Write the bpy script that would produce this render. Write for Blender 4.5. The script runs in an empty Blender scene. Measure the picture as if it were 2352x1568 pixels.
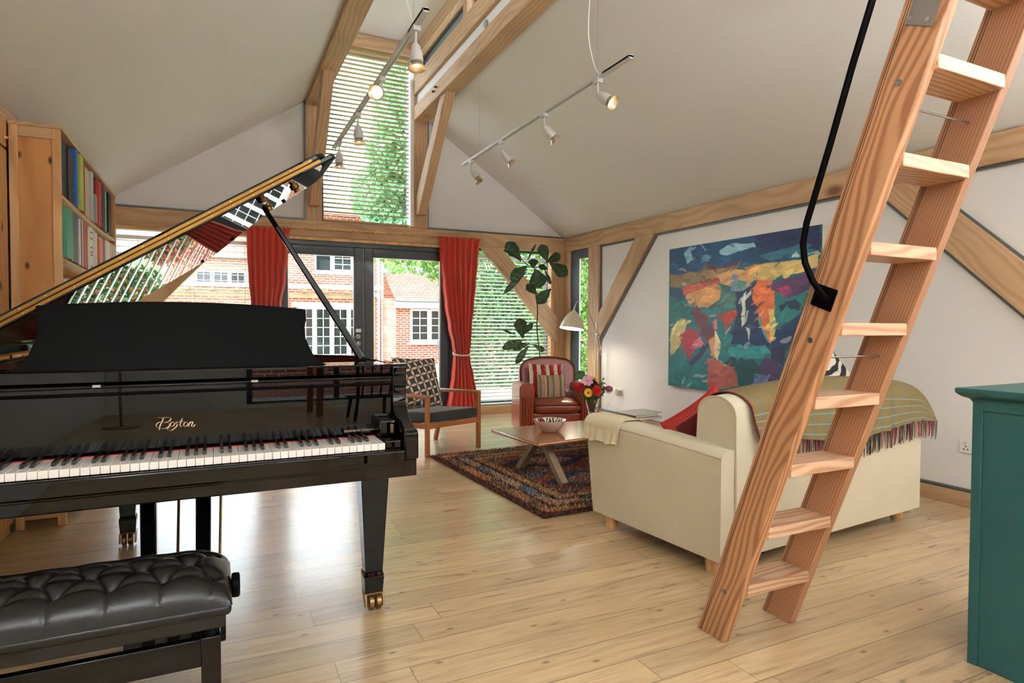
import bpy, math, random
import numpy as np
from mathutils import Vector, Matrix, Euler
random.seed(7); rng = np.random.default_rng(7)
C = bpy.context.scene.collection
PI = math.pi
def rad(d): return math.radians(d)
def srgb(h):
    if isinstance(h, str):
        v = [int(h[i:i+2], 16) / 255 for i in (0, 2, 4)]
    else: v = list(h)[:3]
    return tuple((c / 12.92 if c <= .04045 else ((c + .055) / 1.055) ** 2.4) for c in v) + (1,)

# ------------------------------------------------------------ materials
def newmat(name):
    m = bpy.data.materials.new(name); m.use_nodes = True
    nt = m.node_tree; nt.nodes.clear()
    out = nt.nodes.new('ShaderNodeOutputMaterial')
    return m, nt, out
def N(nt, t, ins=None, **props):
    n = nt.nodes.new(t)
    for k, v in props.items(): setattr(n, k, v)
    for k, v in (ins or {}).items():
        if isinstance(v, bpy.types.NodeSocket): nt.links.new(v, n.inputs[k])
        else: n.inputs[k].default_value = v
    return n
def bsdf(nt, out, **ins):
    b = nt.nodes.new('ShaderNodeBsdfPrincipled')
    for k, v in ins.items():
        k = k.replace('_', ' ')
        if isinstance(v, bpy.types.NodeSocket): nt.links.new(v, b.inputs[k])
        else: b.inputs[k].default_value = v
    nt.links.new(b.outputs[0], out.inputs[0]); return b
def ramp(nt, fac, stops):
    r = nt.nodes.new('ShaderNodeValToRGB'); nt.links.new(fac, r.inputs[0])
    e = r.color_ramp.elements
    while len(e) < len(stops): e.new(.5)
    for i, (p, c) in enumerate(stops):
        e[i].position = p; e[i].color = c
    return r.outputs[0]
def plain(name, col, rough=.5, metal=0, coat=0, bump=0, bscale=200, var=0, vscale=8, sheen=0, spec=.5, trans=0, ior=1.45, crough=.03, cior=1.5):
    m, nt, out = newmat(name)
    c = srgb(col)
    tc = N(nt, 'ShaderNodeTexCoord')
    kw = {}
    if var:
        no = N(nt, 'ShaderNodeTexNoise', {'Vector': tc.outputs['Object'], 'Scale': vscale, 'Detail': 4.0})
        d = tuple(x * (1 - var) for x in c[:3]) + (1,); l = tuple(min(1, x * (1 + var)) for x in c[:3]) + (1,)
        kw['Base_Color'] = ramp(nt, no.outputs[0], [(.3, d), (.7, l)])
    else: kw['Base_Color'] = c
    if bump:
        nb = N(nt, 'ShaderNodeTexNoise', {'Vector': tc.outputs['Object'], 'Scale': bscale, 'Detail': 3.0})
        bp = N(nt, 'ShaderNodeBump', {'Strength': bump, 'Distance': .002, 'Height': nb.outputs[0]})
        kw['Normal'] = bp.outputs[0]
    b = bsdf(nt, out, Roughness=rough, Metallic=metal, Coat_Weight=coat, Coat_Roughness=crough, Coat_IOR=cior, Sheen_Weight=sheen, Specular_IOR_Level=spec, Transmission_Weight=trans, IOR=ior, **kw)
    return m
def vcol(name, rough=.8, coat=0, bump=.2, bscale=400, sheen=0, translucent=0, spec=.3):
    m, nt, out = newmat(name)
    a = N(nt, 'ShaderNodeAttribute', attribute_name='Col')
    tc = N(nt, 'ShaderNodeTexCoord')
    nb = N(nt, 'ShaderNodeTexNoise', {'Vector': tc.outputs['Object'], 'Scale': bscale, 'Detail': 3.0})
    bp = N(nt, 'ShaderNodeBump', {'Strength': bump, 'Distance': .002, 'Height': nb.outputs[0]})
    bsdf(nt, out, Base_Color=a.outputs[0], Roughness=rough, Coat_Weight=coat, Sheen_Weight=sheen, Normal=bp.outputs[0], Specular_IOR_Level=spec)
    return m
def emit(name, col, s):
    m, nt, out = newmat(name)
    e = N(nt, 'ShaderNodeEmission', {'Color': srgb(col), 'Strength': s}); nt.links.new(e.outputs[0], out.inputs[0]); return m
def wood(name, light, dark, axis='X', freq=22, rough=.45, coat=0, knots=0, contrast=1.0, distort=2.5, streak=.5, knotcol='3a2413', rnd=True, wob=.35, kplane=None):
    m, nt, out = newmat(name)
    tc = N(nt, 'ShaderNodeTexCoord'); oi = N(nt, 'ShaderNodeObjectInfo')
    rot = {'X': (0, 0, 0), 'Y': (0, 0, -PI/2), 'Z': (0, PI/2, 0)}[axis]
    mp0 = N(nt, 'ShaderNodeMapping', {'Vector': tc.outputs['Object'], 'Rotation': rot})
    if rnd:
        off = N(nt, 'ShaderNodeCombineXYZ', {'X': N(nt, 'ShaderNodeMath', {0: oi.outputs['Random'], 1: 31.7}, operation='MULTIPLY').outputs[0],
              'Y': N(nt, 'ShaderNodeMath', {0: oi.outputs['Random'], 1: .6}, operation='MULTIPLY').outputs[0], 'Z': .13})
        v0 = N(nt, 'ShaderNodeVectorMath', {0: mp0.outputs[0], 1: off.outputs[0]}, operation='ADD').outputs[0]
    else: v0 = mp0.outputs[0]
    st = N(nt, 'ShaderNodeMapping', {'Vector': v0, 'Scale': (wob, 1, 1)})
    n1 = N(nt, 'ShaderNodeTexNoise', {'Vector': st.outputs[0], 'Scale': 3.2, 'Detail': 3.0})
    sub = N(nt, 'ShaderNodeVectorMath', {0: n1.outputs['Color'], 1: (.5, .5, .5)}, operation='SUBTRACT')
    sc = N(nt, 'ShaderNodeVectorMath', {0: sub.outputs[0], 'Scale': .16 * distort / 2.5}, operation='SCALE')
    ad = N(nt, 'ShaderNodeVectorMath', {0: st.outputs[0], 1: sc.outputs[0]}, operation='ADD')
    w = N(nt, 'ShaderNodeTexWave', {'Vector': ad.outputs[0], 'Scale': freq, 'Distortion': .6, 'Detail': 2.0, 'Detail Scale': 2.0}, wave_type='RINGS', rings_direction='X', wave_profile='SIN')
    st2 = N(nt, 'ShaderNodeMapping', {'Vector': v0, 'Scale': (3, 120, 120)})
    n2 = N(nt, 'ShaderNodeTexNoise', {'Vector': st2.outputs[0], 'Scale': 1.0, 'Detail': 3.0})
    mixf = N(nt, 'ShaderNodeMix', {0: streak * .5, 2: w.outputs['Fac'], 3: n2.outputs[0]}, data_type='FLOAT')
    L, D = srgb(light), srgb(dark)
    mid = tuple(L[i] * .55 + D[i] * .45 for i in range(3)) + (1,)
    lo = .5 - .38 / contrast; hi = min(1, .5 + .42 / contrast)
    col = ramp(nt, mixf.outputs[0], [(max(0, lo), L), ((lo + hi) / 2 + .08, mid), (hi, D)])
    n3 = N(nt, 'ShaderNodeTexNoise', {'Vector': v0, 'Scale': 1.4, 'Detail': 2.0})
    r3 = N(nt, 'ShaderNodeMapRange', {'Value': n3.outputs[0], 'From Min': .3, 'From Max': .7, 'To Min': .86, 'To Max': 1.12})
    mu = N(nt, 'ShaderNodeVectorMath', {0: col, 'Scale': r3.outputs[0]}, operation='SCALE')
    c = mu.outputs[0]
    if knots:
        st3 = N(nt, 'ShaderNodeMapping', {'Vector': v0, 'Scale': (.55, 1, 1)})
        kv_ = st3.outputs[0]
        if kplane == 'xz':
            sp_ = N(nt, 'ShaderNodeSeparateXYZ', {0: kv_}); kv_ = N(nt, 'ShaderNodeCombineXYZ', {0: sp_.outputs[0], 1: sp_.outputs[2], 2: 0.}).outputs[0]
        vo = N(nt, 'ShaderNodeTexVoronoi', {'Vector': kv_, 'Scale': knots}, feature='F1', voronoi_dimensions='2D' if kplane else '3D')
        kf = N(nt, 'ShaderNodeMapRange', {'Value': vo.outputs['Distance'], 'From Min': .04, 'From Max': .10, 'To Min': 1.0, 'To Max': 0.0})
        mk = N(nt, 'ShaderNodeMix', {0: kf.outputs[0], 6: c, 7: srgb(knotcol)}, data_type='RGBA'); c = mk.outputs[2]
    bp = N(nt, 'ShaderNodeBump', {'Strength': .12, 'Distance': .002, 'Height': n2.outputs[0]})
    bsdf(nt, out, Base_Color=c, Roughness=rough, Coat_Weight=coat, Coat_Roughness=.12, Normal=bp.outputs[0])
    return m
def floor_mat():
    m, nt, out = newmat('oak_floor')
    tc = N(nt, 'ShaderNodeTexCoord'); sep = N(nt, 'ShaderNodeSeparateXYZ', {0: tc.outputs['Object']})
    PW = .138
    row = N(nt, 'ShaderNodeMath', {0: N(nt, 'ShaderNodeMath', {0: sep.outputs[1], 1: PW}, operation='DIVIDE').outputs[0]}, operation='FLOOR')
    wn = N(nt, 'ShaderNodeTexWhiteNoise', {'W': row.outputs[0]}, noise_dimensions='1D')
    xo = N(nt, 'ShaderNodeMath', {0: wn.outputs[0], 1: 9.0}, operation='MULTIPLY')
    x2 = N(nt, 'ShaderNodeMath', {0: sep.outputs[0], 1: xo.outputs[0]}, operation='ADD')
    L = 1.55
    xr = N(nt, 'ShaderNodeMath', {0: x2.outputs[0], 1: L}, operation='DIVIDE')
    seg = N(nt, 'ShaderNodeMath', {0: xr.outputs[0]}, operation='FLOOR')
    idv = N(nt, 'ShaderNodeCombineXYZ', {0: row.outputs[0], 1: seg.outputs[0], 2: 0.})
    wn2 = N(nt, 'ShaderNodeTexWhiteNoise', {'Vector': idv.outputs[0]}, noise_dimensions='3D')
    # grain
    o2 = N(nt, 'ShaderNodeVectorMath', {0: wn2.outputs['Color'], 'Scale': 20.}, operation='SCALE')
    pv = N(nt, 'ShaderNodeVectorMath', {0: tc.outputs['Object'], 1: o2.outputs[0]}, operation='ADD')
    st = N(nt, 'ShaderNodeMapping', {'Vector': pv.outputs[0], 'Scale': (.9, 9, 1)})
    g = N(nt, 'ShaderNodeTexNoise', {'Vector': st.outputs[0], 'Scale': 2.2, 'Detail': 6.0, 'Distortion': 1.6})
    st2 = N(nt, 'ShaderNodeMapping', {'Vector': pv.outputs[0], 'Scale': (4, 150, 1)})
    g2 = N(nt, 'ShaderNodeTexNoise', {'Vector': st2.outputs[0], 'Scale': 1., 'Detail': 3.0})
    gm = N(nt, 'ShaderNodeMix', {0: .35, 2: g.outputs[0], 3: g2.outputs[0]}, data_type='FLOAT')
    c = ramp(nt, gm.outputs[0], [(.30, srgb('9c8468')), (.48, srgb('bda27b')), (.68, srgb('d0b790'))])
    pb = N(nt, 'ShaderNodeMapRange', {'Value': wn2.outputs[0], 'To Min': .82, 'To Max': 1.14})
    c = N(nt, 'ShaderNodeVectorMath', {0: c, 'Scale': pb.outputs[0]}, operation='SCALE').outputs[0]
    # knots
    kv = N(nt, 'ShaderNodeMapping', {'Vector': pv.outputs[0], 'Scale': (1, 1.8, 0)})
    vo = N(nt, 'ShaderNodeTexVoronoi', {'Vector': kv.outputs[0], 'Scale': 2.3}, feature='F1', voronoi_dimensions='2D')
    kf = N(nt, 'ShaderNodeMapRange', {'Value': vo.outputs['Distance'], 'From Min': .01, 'From Max': .045, 'To Min': .7, 'To Max': 0.})
    c = N(nt, 'ShaderNodeMix', {0: kf.outputs[0], 6: c, 7: srgb('553a22')}, data_type='RGBA').outputs[2]
    # gaps
    fy = N(nt, 'ShaderNodeMath', {0: N(nt, 'ShaderNodeMath', {0: sep.outputs[1], 1: PW}, operation='DIVIDE').outputs[0]}, operation='FRACT')
    dy = N(nt, 'ShaderNodeMath', {0: N(nt, 'ShaderNodeMath', {0: fy.outputs[0], 1: .5}, operation='SUBTRACT').outputs[0]}, operation='ABSOLUTE')
    gy = N(nt, 'ShaderNodeMath', {0: dy.outputs[0], 1: .5 - .0016 / PW}, operation='GREATER_THAN')
    fx = N(nt, 'ShaderNodeMath', {0: xr.outputs[0]}, operation='FRACT')
    dx = N(nt, 'ShaderNodeMath', {0: N(nt, 'ShaderNodeMath', {0: fx.outputs[0], 1: .5}, operation='SUBTRACT').outputs[0]}, operation='ABSOLUTE')
    gx = N(nt, 'ShaderNodeMath', {0: dx.outputs[0], 1: .5 - .0012 / L}, operation='GREATER_THAN')
    gap = N(nt, 'ShaderNodeMath', {0: gy.outputs[0], 1: gx.outputs[0]}, operation='MAXIMUM')
    c = N(nt, 'ShaderNodeMix', {0: N(nt, 'ShaderNodeMath', {0: gap.outputs[0], 1: .75}, operation='MULTIPLY').outputs[0], 6: c, 7: srgb('3c2a1b')}, data_type='RGBA').outputs[2]
    hgt = N(nt, 'ShaderNodeMath', {0: g2.outputs[0], 1: gap.outputs[0]}, operation='SUBTRACT')
    bp = N(nt, 'ShaderNodeBump', {'Strength': .16, 'Distance': .0015, 'Height': hgt.outputs[0]})
    rr = N(nt, 'ShaderNodeMapRange', {'Value': g.outputs[0], 'To Min': .22, 'To Max': .38})
    bsdf(nt, out, Base_Color=c, Roughness=rr.outputs[0], Coat_Weight=.35, Coat_Roughness=.16, Normal=bp.outputs[0], Specular_IOR_Level=.5)
    return m
def brick_mat(name, c1, c2, mortar):
    m, nt, out = newmat(name)
    tc = N(nt, 'ShaderNodeTexCoord')
    mp = N(nt, 'ShaderNodeMapping', {'Vector': tc.outputs['Object'], 'Rotation': (-PI/2, 0, 0)})
    b = N(nt, 'ShaderNodeTexBrick', {'Vector': mp.outputs[0], 'Color1': srgb(c1), 'Color2': srgb(c2), 'Mortar': srgb(mortar), 'Scale': 1.0, 'Mortar Size': .012, 'Brick Width': .23, 'Row Height': .078, 'Bias': 0.})
    n = N(nt, 'ShaderNodeTexNoise', {'Vector': tc.outputs['Object'], 'Scale': 2.0, 'Detail': 4.})
    r = N(nt, 'ShaderNodeMapRange', {'Value': n.outputs[0], 'To Min': .8, 'To Max': 1.25})
    c = N(nt, 'ShaderNodeVectorMath', {0: b.outputs[0], 'Scale': r.outputs[0]}, operation='SCALE')
    bsdf(nt, out, Base_Color=c.outputs[0], Roughness=.9); return m
def tile_mat(name, a, b_):
    m, nt, out = newmat(name)
    tc = N(nt, 'ShaderNodeTexCoord')
    mp = N(nt, 'ShaderNodeMapping', {'Vector': tc.outputs['Object'], 'Rotation': (-PI/2, 0, 0)})
    b = N(nt, 'ShaderNodeTexBrick', {'Vector': mp.outputs[0], 'Color1': srgb(a), 'Color2': srgb(b_), 'Mortar': srgb('5a4a42'), 'Scale': 1.0, 'Mortar Size': .012, 'Brick Width': .18, 'Row Height': .08})
    bsdf(nt, out, Base_Color=b.outputs[0], Roughness=.9); return m
def glass_mat(name='window_glass', tint=(.97, 1, .99, 1)):
    m, nt, out = newmat(name)
    t = N(nt, 'ShaderNodeBsdfTransparent', {'Color': tint}); g = N(nt, 'ShaderNodeBsdfGlossy', {'Roughness': .0})
    fr = N(nt, 'ShaderNodeFresnel', {'IOR': 1.45})
    ge = N(nt, 'ShaderNodeNewGeometry'); fc = N(nt, 'ShaderNodeMath', {0: 1.0, 1: ge.outputs['Backfacing']}, operation='SUBTRACT')
    fm = N(nt, 'ShaderNodeMath', {0: fr.outputs[0], 1: fc.outputs[0]}, operation='MULTIPLY')
    mx = N(nt, 'ShaderNodeMixShader', {0: fm.outputs[0], 1: t.outputs[0], 2: g.outputs[0]})
    nt.links.new(mx.outputs[0], out.inputs[0]); return m
def leaf_mat(name, c1, c2, tr=.35, rough=.5):
    m, nt, out = newmat(name)
    tc = N(nt, 'ShaderNodeTexCoord')
    n = N(nt, 'ShaderNodeTexNoise', {'Vector': tc.outputs['Object'], 'Scale': 6., 'Detail': 2.})
    c = ramp(nt, n.outputs[0], [(.35, srgb(c1)), (.65, srgb(c2))])
    p = N(nt, 'ShaderNodeBsdfPrincipled', {'Base Color': c, 'Roughness': rough})
    t = N(nt, 'ShaderNodeBsdfTranslucent', {'Color': c})
    mx = N(nt, 'ShaderNodeMixShader', {0: tr, 1: p.outputs[0], 2: t.outputs[0]})
    nt.links.new(mx.outputs[0], out.inputs[0]); return m

M = {}
M['wall'] = plain('white_plaster', 'e3e2e0', .9, bump=.06, bscale=60)
M['ceil'] = plain('ceiling_plaster', 'e3e2df', .9, bump=.05, bscale=60)
M['beam'] = wood('oak_beam', 'c6a47f', 'b08b63', freq=9, rough=.6, knots=1.7, knotcol='7a5230', contrast=.7, streak=.6)
M['beam2'] = wood('oak_frame_backlit', 'a97849', '784b28', freq=10, rough=.6, knots=1.6, knotcol='4a2d17', contrast=.9)  # shade of the backlit gable frame put into the oak colour; unused
M['fir'] = wood('douglas_fir', 'b98a64', '946442', freq=15, rough=.42, contrast=1.5, distort=4.2, streak=.25, coat=.1, wob=.24)
M['firs'] = wood('douglas_fir_straight', 'b08262', '986848', freq=42, rough=.42, contrast=1.2, distort=1.2, streak=.2, coat=.1, wob=.1)
M['firt'] = wood('douglas_fir_tread', 'c9a384', 'aa7e5e', freq=17, rough=.42, contrast=1.3, distort=3.0, streak=.3, coat=.1, wob=.25)
M['pine'] = wood('knotty_pine', 'd3a06a', 'bd8850', axis='Z', freq=7, rough=.5, knots=5, knotcol='4a2712', contrast=.6, kplane='xy')
M['pinep'] = wood('knotty_pine_panel', 'cf9658', 'b87c42', axis='Z', freq=6, rough=.5, knots=7, knotcol='4a2712', contrast=.6, kplane='xz')
M['pinerail'] = wood('pine_rail', 'dcb07a', 'c0905a', axis='Z', freq=8, rough=.5, contrast=.7)
M['chair'] = wood('teak_frame', 'b06f3d', '8a4f28', freq=20, rough=.4, coat=.15, contrast=.8)
M['table'] = wood('table_veneer', 'b0703c', '8d5129', freq=6, rough=.22, coat=.5, contrast=.8)
M['tableleg'] = wood('table_leg_oak', '9c8668', '86715a', freq=16, rough=.5)
M['floor'] = floor_mat()
M['black'] = plain('piano_black_lacquer', '030303', .3, coat=1, spec=.0, crough=.012, cior=1.36)
M['satin'] = plain('satin_black', '060606', .4, coat=.0, spec=.04)
M['matt_black'] = plain('matt_black', '141414', .6)
M['ivory'] = plain('white_key', 'f1efea', .18, coat=.4)
M['ebony'] = plain('black_key', '0b0b0c', .25, coat=.5)
M['redfelt'] = plain('red_felt', 'a81c1c', .9)
M['brass'] = plain('polished_brass', '74552a', .25, metal=1)
M['brassd'] = plain('aged_brass', '8a7048', .3, metal=1)
M['gold'] = plain('gold_iron_plate', 'b98a4c', .4, metal=.8)
M['lettergold'] = plain('gilt_lettering', 'b89c80', .5, metal=.1)
M['mahog'] = plain('mahogany_inner_rim', '3f120c', .25, coat=.5)
M['steel'] = plain('brushed_steel', 'a8a8a6', .32, metal=1)
M['chrome'] = plain('chrome', 'c9c9c9', .1, metal=1)
M['zinc'] = plain('zinc_trim', '6a7276', .4, metal=.6)
M['gap'] = plain('shadow_gap', '15191a', .8)
M['frame'] = plain('anthracite_frame', '2c3338', .45, coat=.1)
M['trackw'] = plain('track_grey_white', 'c9cac9', .4)
M['white'] = plain('white_plastic', 'e4e4e1', .4)
M['cream'] = plain('cream_shade', 'd6cbb4', .35, coat=.2)
M['reflector'] = plain('glass_reflector', 'd8c8b0', .15, metal=.7)
M['bulb'] = emit('lamp_filament', 'ffd9a8', 28)
M['bulbw'] = emit('shade_bulb', 'fff0da', 14)
M['glass'] = glass_mat()
M['vase'] = plain('clear_vase_glass', 'ffffff', .02, trans=1, ior=1.45)
M['leatherb'] = plain('black_leather', '050506', .30, bump=.18, bscale=350, coat=.0, spec=.5)
M['leatherr'] = plain('russet_leather', '8a3a20', .36, bump=.12, bscale=260, coat=.3, var=.14, vscale=5, crough=.2)
M['leatherr2'] = plain('russet_leather_side', 'a04a36', .36, bump=.1, bscale=260, coat=.25, var=.08, vscale=5)
M['piping'] = plain('dark_piping', '2a1510', .5)
M['curtain'] = plain('red_curtain_cloth', 'c43722', .85, bump=.2, bscale=500, sheen=.3)
M['sofa'] = plain('cream_sofa_cotton', 'd0c7b0', .85, bump=.25, bscale=600, sheen=.1, var=.04, vscale=3)
M['sofap'] = plain('cream_piping', 'bfb498', .8)
M['linen'] = plain('linen_cover', 'd2c6a8', .9, bump=.3, bscale=500)
M['charcoal'] = plain('charcoal_seat', '262524', .85, bump=.3, bscale=600, sheen=.2)
M['redcush'] = plain('crimson_velvet', '6d120e', .8, sheen=.4, bump=.2)
M['slat'] = plain('blind_slat', 'b39c76', .5)
M['slatw'] = plain('blind_slat_pale', 'eef2f3', .45)
M['teal'] = plain('teal_paint', '1f4f4f', .42, bump=.05, bscale=30, var=.04, vscale=2)
M['vc'] = vcol('dyed_cloth')
M['vcpaint'] = vcol('oil_paint', rough=.45, bump=.5, bscale=60, spec=.4)
M['vcgloss'] = vcol('glazed_ceramic', rough=.25, coat=.6, bump=0)
M['vcpile'] = vcol('wool_pile', rough=.95, bump=0, spec=.1)
M['ceramic'] = plain('stoneware_glaze', 'cbb7a2', .45)
M['canvas'] = plain('canvas_edge', 'c9c3b8', .8)
M['fig'] = leaf_mat('fig_leaf', '1d3a1b', '2f5524', tr=.12, rough=.4)
M['stem'] = plain('plant_stem', '4b3a2a', .8)
M['greenstem'] = plain('flower_stem', '55702e', .6)
M['pot'] = plain('clay_pot', '8b5a40', .8)
M['soil'] = plain('soil', '2a1e16', .95)
M['grass'] = plain('lawn', '8f9a70', .95, var=.25, vscale=3)
M['paving'] = plain('paving', 'b9b2a4', .9, var=.1, vscale=2)
M['brick'] = brick_mat('red_brick', 'b5573e', '94402c', 'c9bdae')
M['brickp'] = brick_mat('pale_brick', 'c98d74', 'b5715a', 'd5c9ba')
M['tiles'] = tile_mat('roof_tiles', 'a87f6c', '8c6252')
M['paintw'] = plain('white_joinery', 'ececea', .5)
M['darkglass'] = plain('dark_pane', '20282a', .08, spec=.8)
M['timber'] = wood('weathered_timber', 'b09277', '7d6049', freq=8, rough=.8)
M['bark'] = plain('bark', '8a7b66', .95, bump=.6, bscale=20, var=.3, vscale=6)
M['leafl'] = leaf_mat('tree_leaf_light', '5e8a3a', '8fb45a', tr=.5)
M['leafh'] = leaf_mat('tree_leaf_hazy', '6a9a70', '9cc49a', tr=.5)  # paler, bluer green: haze is put into the leaf colour
M['leafd'] = leaf_mat('tree_leaf_mid', '3c6a34', '6b9450', tr=.45)
M['metalg'] = plain('kettle_enamel', '6c7276', .2, coat=.5)
M['lead'] = plain('lead_flashing', '8d97a0', .5)
M['cardboard'] = plain('page_edges', 'd8d0be', .9)

XFP = [False]   # piano case drawings are taken at 1:1.1
# ------------------------------------------------------------ mesh builder
class MB:
    def __init__(s): s.v = []; s.f = []; s.c = None
    def add(s, vs, fs):
        o = len(s.v); s.v += [tuple(p) for p in vs]; s.f += [tuple(i + o for i in f) for f in fs]; return s
    def box(s, x0, x1, y0, y1, z0, z1):
        return s.add([(x0,y0,z0),(x1,y0,z0),(x1,y1,z0),(x0,y1,z0),(x0,y0,z1),(x1,y0,z1),(x1,y1,z1),(x0,y1,z1)],
                     [(0,3,2,1),(4,5,6,7),(0,1,5,4),(1,2,6,5),(2,3,7,6),(3,0,4,7)])
    def hexa(s, b, t):
        return s.add(list(b) + list(t), [(3,2,1,0),(4,5,6,7),(0,1,5,4),(1,2,6,5),(2,3,7,6),(3,0,4,7)])
    def prism(s, poly, a, b, axis='y'):
        n = len(poly)
        def P(p, h): return {'y': (p[0], h, p[1]), 'x': (h, p[0], p[1]), 'z': (p[0], p[1], h)}[axis]
        vs = [P(p, a) for p in poly] + [P(p, b) for p in poly]
        fs = [tuple(range(n))[::-1], tuple(range(n, 2 * n))] + [(i, (i+1) % n, (i+1) % n + n, i + n) for i in range(n)]
        return s.add(vs, fs)
    def bar(s, p0, p1, w, h, up=(0,0,1), w1=None, h1=None):
        p0, p1 = Vector(p0), Vector(p1); d = (p1 - p0).normalized(); u = Vector(up)
        sd = d.cross(u)
        if sd.length < 1e-4: sd = d.cross(Vector((0,1,0)))
        sd.normalize(); u = sd.cross(d).normalized()
        w1 = w if w1 is None else w1; h1 = h if h1 is None else h1
        r = []
        for p, a, b in ((p0, w, h), (p1, w1, h1)):
            r.append([p + sd*(-a/2) + u*(-b/2), p + sd*(a/2) + u*(-b/2), p + sd*(a/2) + u*(b/2), p + sd*(-a/2) + u*(b/2)])
        return s.add(r[0] + r[1], [(3,2,1,0),(4,5,6,7),(0,1,5,4),(1,2,6,5),(2,3,7,6),(3,0,4,7)])
    def tube(s, pts, r, seg=10, caps=True):
        pts = [Vector(p) for p in pts]; n = len(pts); rs = r if isinstance(r, (list, tuple)) else [r] * n
        t0 = (pts[1] - pts[0]).normalized(); ref = Vector((0,0,1)) if abs(t0.z) < .9 else Vector((1,0,0))
        a = t0.cross(ref).normalized(); vs = []
        for i in range(n):
            t = (pts[min(i+1, n-1)] - pts[max(i-1, 0)]).normalized()
            a = (a - t * a.dot(t)).normalized(); b = t.cross(a)
            for k in range(seg):
                q = 2 * PI * k / seg; vs.append(pts[i] + (a * math.cos(q) + b * math.sin(q)) * rs[i])
        fs = [(i*seg+k, i*seg+(k+1)%seg, (i+1)*seg+(k+1)%seg, (i+1)*seg+k) for i in range(n-1) for k in range(seg)]
        if caps: fs += [tuple(range(seg))[::-1], tuple(range((n-1)*seg, n*seg))]
        return s.add(vs, fs)
    def lathe(s, prof, c=(0,0,0), seg=24, axis=(0,0,1), close=False):
        ax = Vector(axis).normalized(); q = Vector((0,0,1)).rotation_difference(ax); c = Vector(c); vs = []
        for r, h in prof:
            for k in range(seg):
                t = 2 * PI * k / seg; vs.append(c + q @ Vector((r * math.cos(t), r * math.sin(t), h)))
        n = len(prof)
        fs = [(i*seg+k, i*seg+(k+1)%seg, (i+1)*seg+(k+1)%seg, (i+1)*seg+k) for i in range(n-1) for k in range(seg)]
        if prof[0][0] > 1e-5 and not close: fs.append(tuple(range(seg))[::-1])
        if prof[-1][0] > 1e-5 and not close: fs.append(tuple(range((n-1)*seg, n*seg)))
        return s.add(vs, fs)
    def grid(s, fn, nu, nv, wrapu=False):
        vs = [fn(i / (nu if wrapu else nu - 1), j / (nv - 1)) for j in range(nv) for i in range(nu)]
        m = nu if wrapu else nu - 1
        fs = [(j*nu+i, j*nu+(i+1)%nu, (j+1)*nu+(i+1)%nu, (j+1)*nu+i) for j in range(nv-1) for i in range(m)]
        return s.add(vs, fs)
    def ball(s, c, r, seg=12, sc=(1,1,1)):
        n = seg // 2 + 1
        return s.add([(c[0] + sc[0]*r*math.sin(PI*j/(n-1))*math.cos(2*PI*i/seg), c[1] + sc[1]*r*math.sin(PI*j/(n-1))*math.sin(2*PI*i/seg), c[2] - sc[2]*r*math.cos(PI*j/(n-1))) for j in range(n) for i in range(seg)],
                     [(j*seg+i, j*seg+(i+1)%seg, (j+1)*seg+(i+1)%seg, (j+1)*seg+i) for j in range(n-1) for i in range(seg)])
    def xf(s, mat):
        s.v = [tuple(mat @ Vector(p)) for p in s.v]; return s
    def build(s, name, mat, parent=None, bevel=0, seg=2, smooth=True, angle=35, sub=0, solid=0, local=False, kind=None, cols=None, label=None):
        me = bpy.data.meshes.new(name)
        vs = s.v
        if XFP[0]: vs = [(p[0]*.909, p[1]*.909, 1.12 - .909*(1.12-p[2])) for p in vs]
        if parent is not None and not local:
            ml = Matrix.Translation(parent.location) @ parent.rotation_euler.to_matrix().to_4x4()
            pp = parent.parent
            if pp is not None: ml = Matrix.Translation(pp.location) @ pp.rotation_euler.to_matrix().to_4x4() @ ml
            inv = ml.inverted(); vs = [tuple(inv @ Vector(p)) for p in vs]
        me.from_pydata(vs, [], s.f); me.validate(); me.update()
        o = bpy.data.objects.new(name, me); C.objects.link(o)
        for m in (mat if isinstance(mat, (list, tuple)) else [mat]): me.materials.append(m)
        if cols is not None:
            a = me.color_attributes.new('Col', 'FLOAT_COLOR', 'POINT')
            arr = np.ones((len(me.vertices), 4), np.float32); arr[:, :3] = np.asarray(cols, np.float32)[:, :3]
            a.data.foreach_set('color', arr.ravel())
        if smooth:
            me.shade_smooth(); me.set_sharp_from_angle(angle=rad(angle))
        if parent is not None: o.parent = parent
        if solid: md = o.modifiers.new('solid', 'SOLIDIFY'); md.thickness = solid; md.offset = 0
        if bevel: md = o.modifiers.new('bevel', 'BEVEL'); md.width = bevel; md.segments = seg; md.limit_method = 'ANGLE'; md.angle_limit = rad(30); md.harden_normals = False
        if sub: md = o.modifiers.new('sub', 'SUBSURF'); md.levels = sub; md.render_levels = sub
        if kind: o['kind'] = kind
        if label: o['label'] = label
        return o
def thing(name, label, cat, loc=(0,0,0), rz=0, group=None):
    o = bpy.data.objects.new(name, None); C.objects.link(o); o.location = loc; o.rotation_euler = (0, 0, rz)
    o.empty_display_size = .05; o['label'] = label; o['category'] = cat
    if group: o['group'] = group
    return o
def tag(o, label, cat, group=None):
    o['label'] = label; o['category'] = cat
    if group: o['group'] = group
    return o
def struct(name, mb, mat, **k):
    return mb.build(name, mat, kind='structure', **k)
TR = [0]
def trim(mb, mat, label, **k):
    TR[0] += 1
    o = mb.build('trim_%d' % TR[0], mat, kind='structure', **k); o['label'] = label; return o
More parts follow.
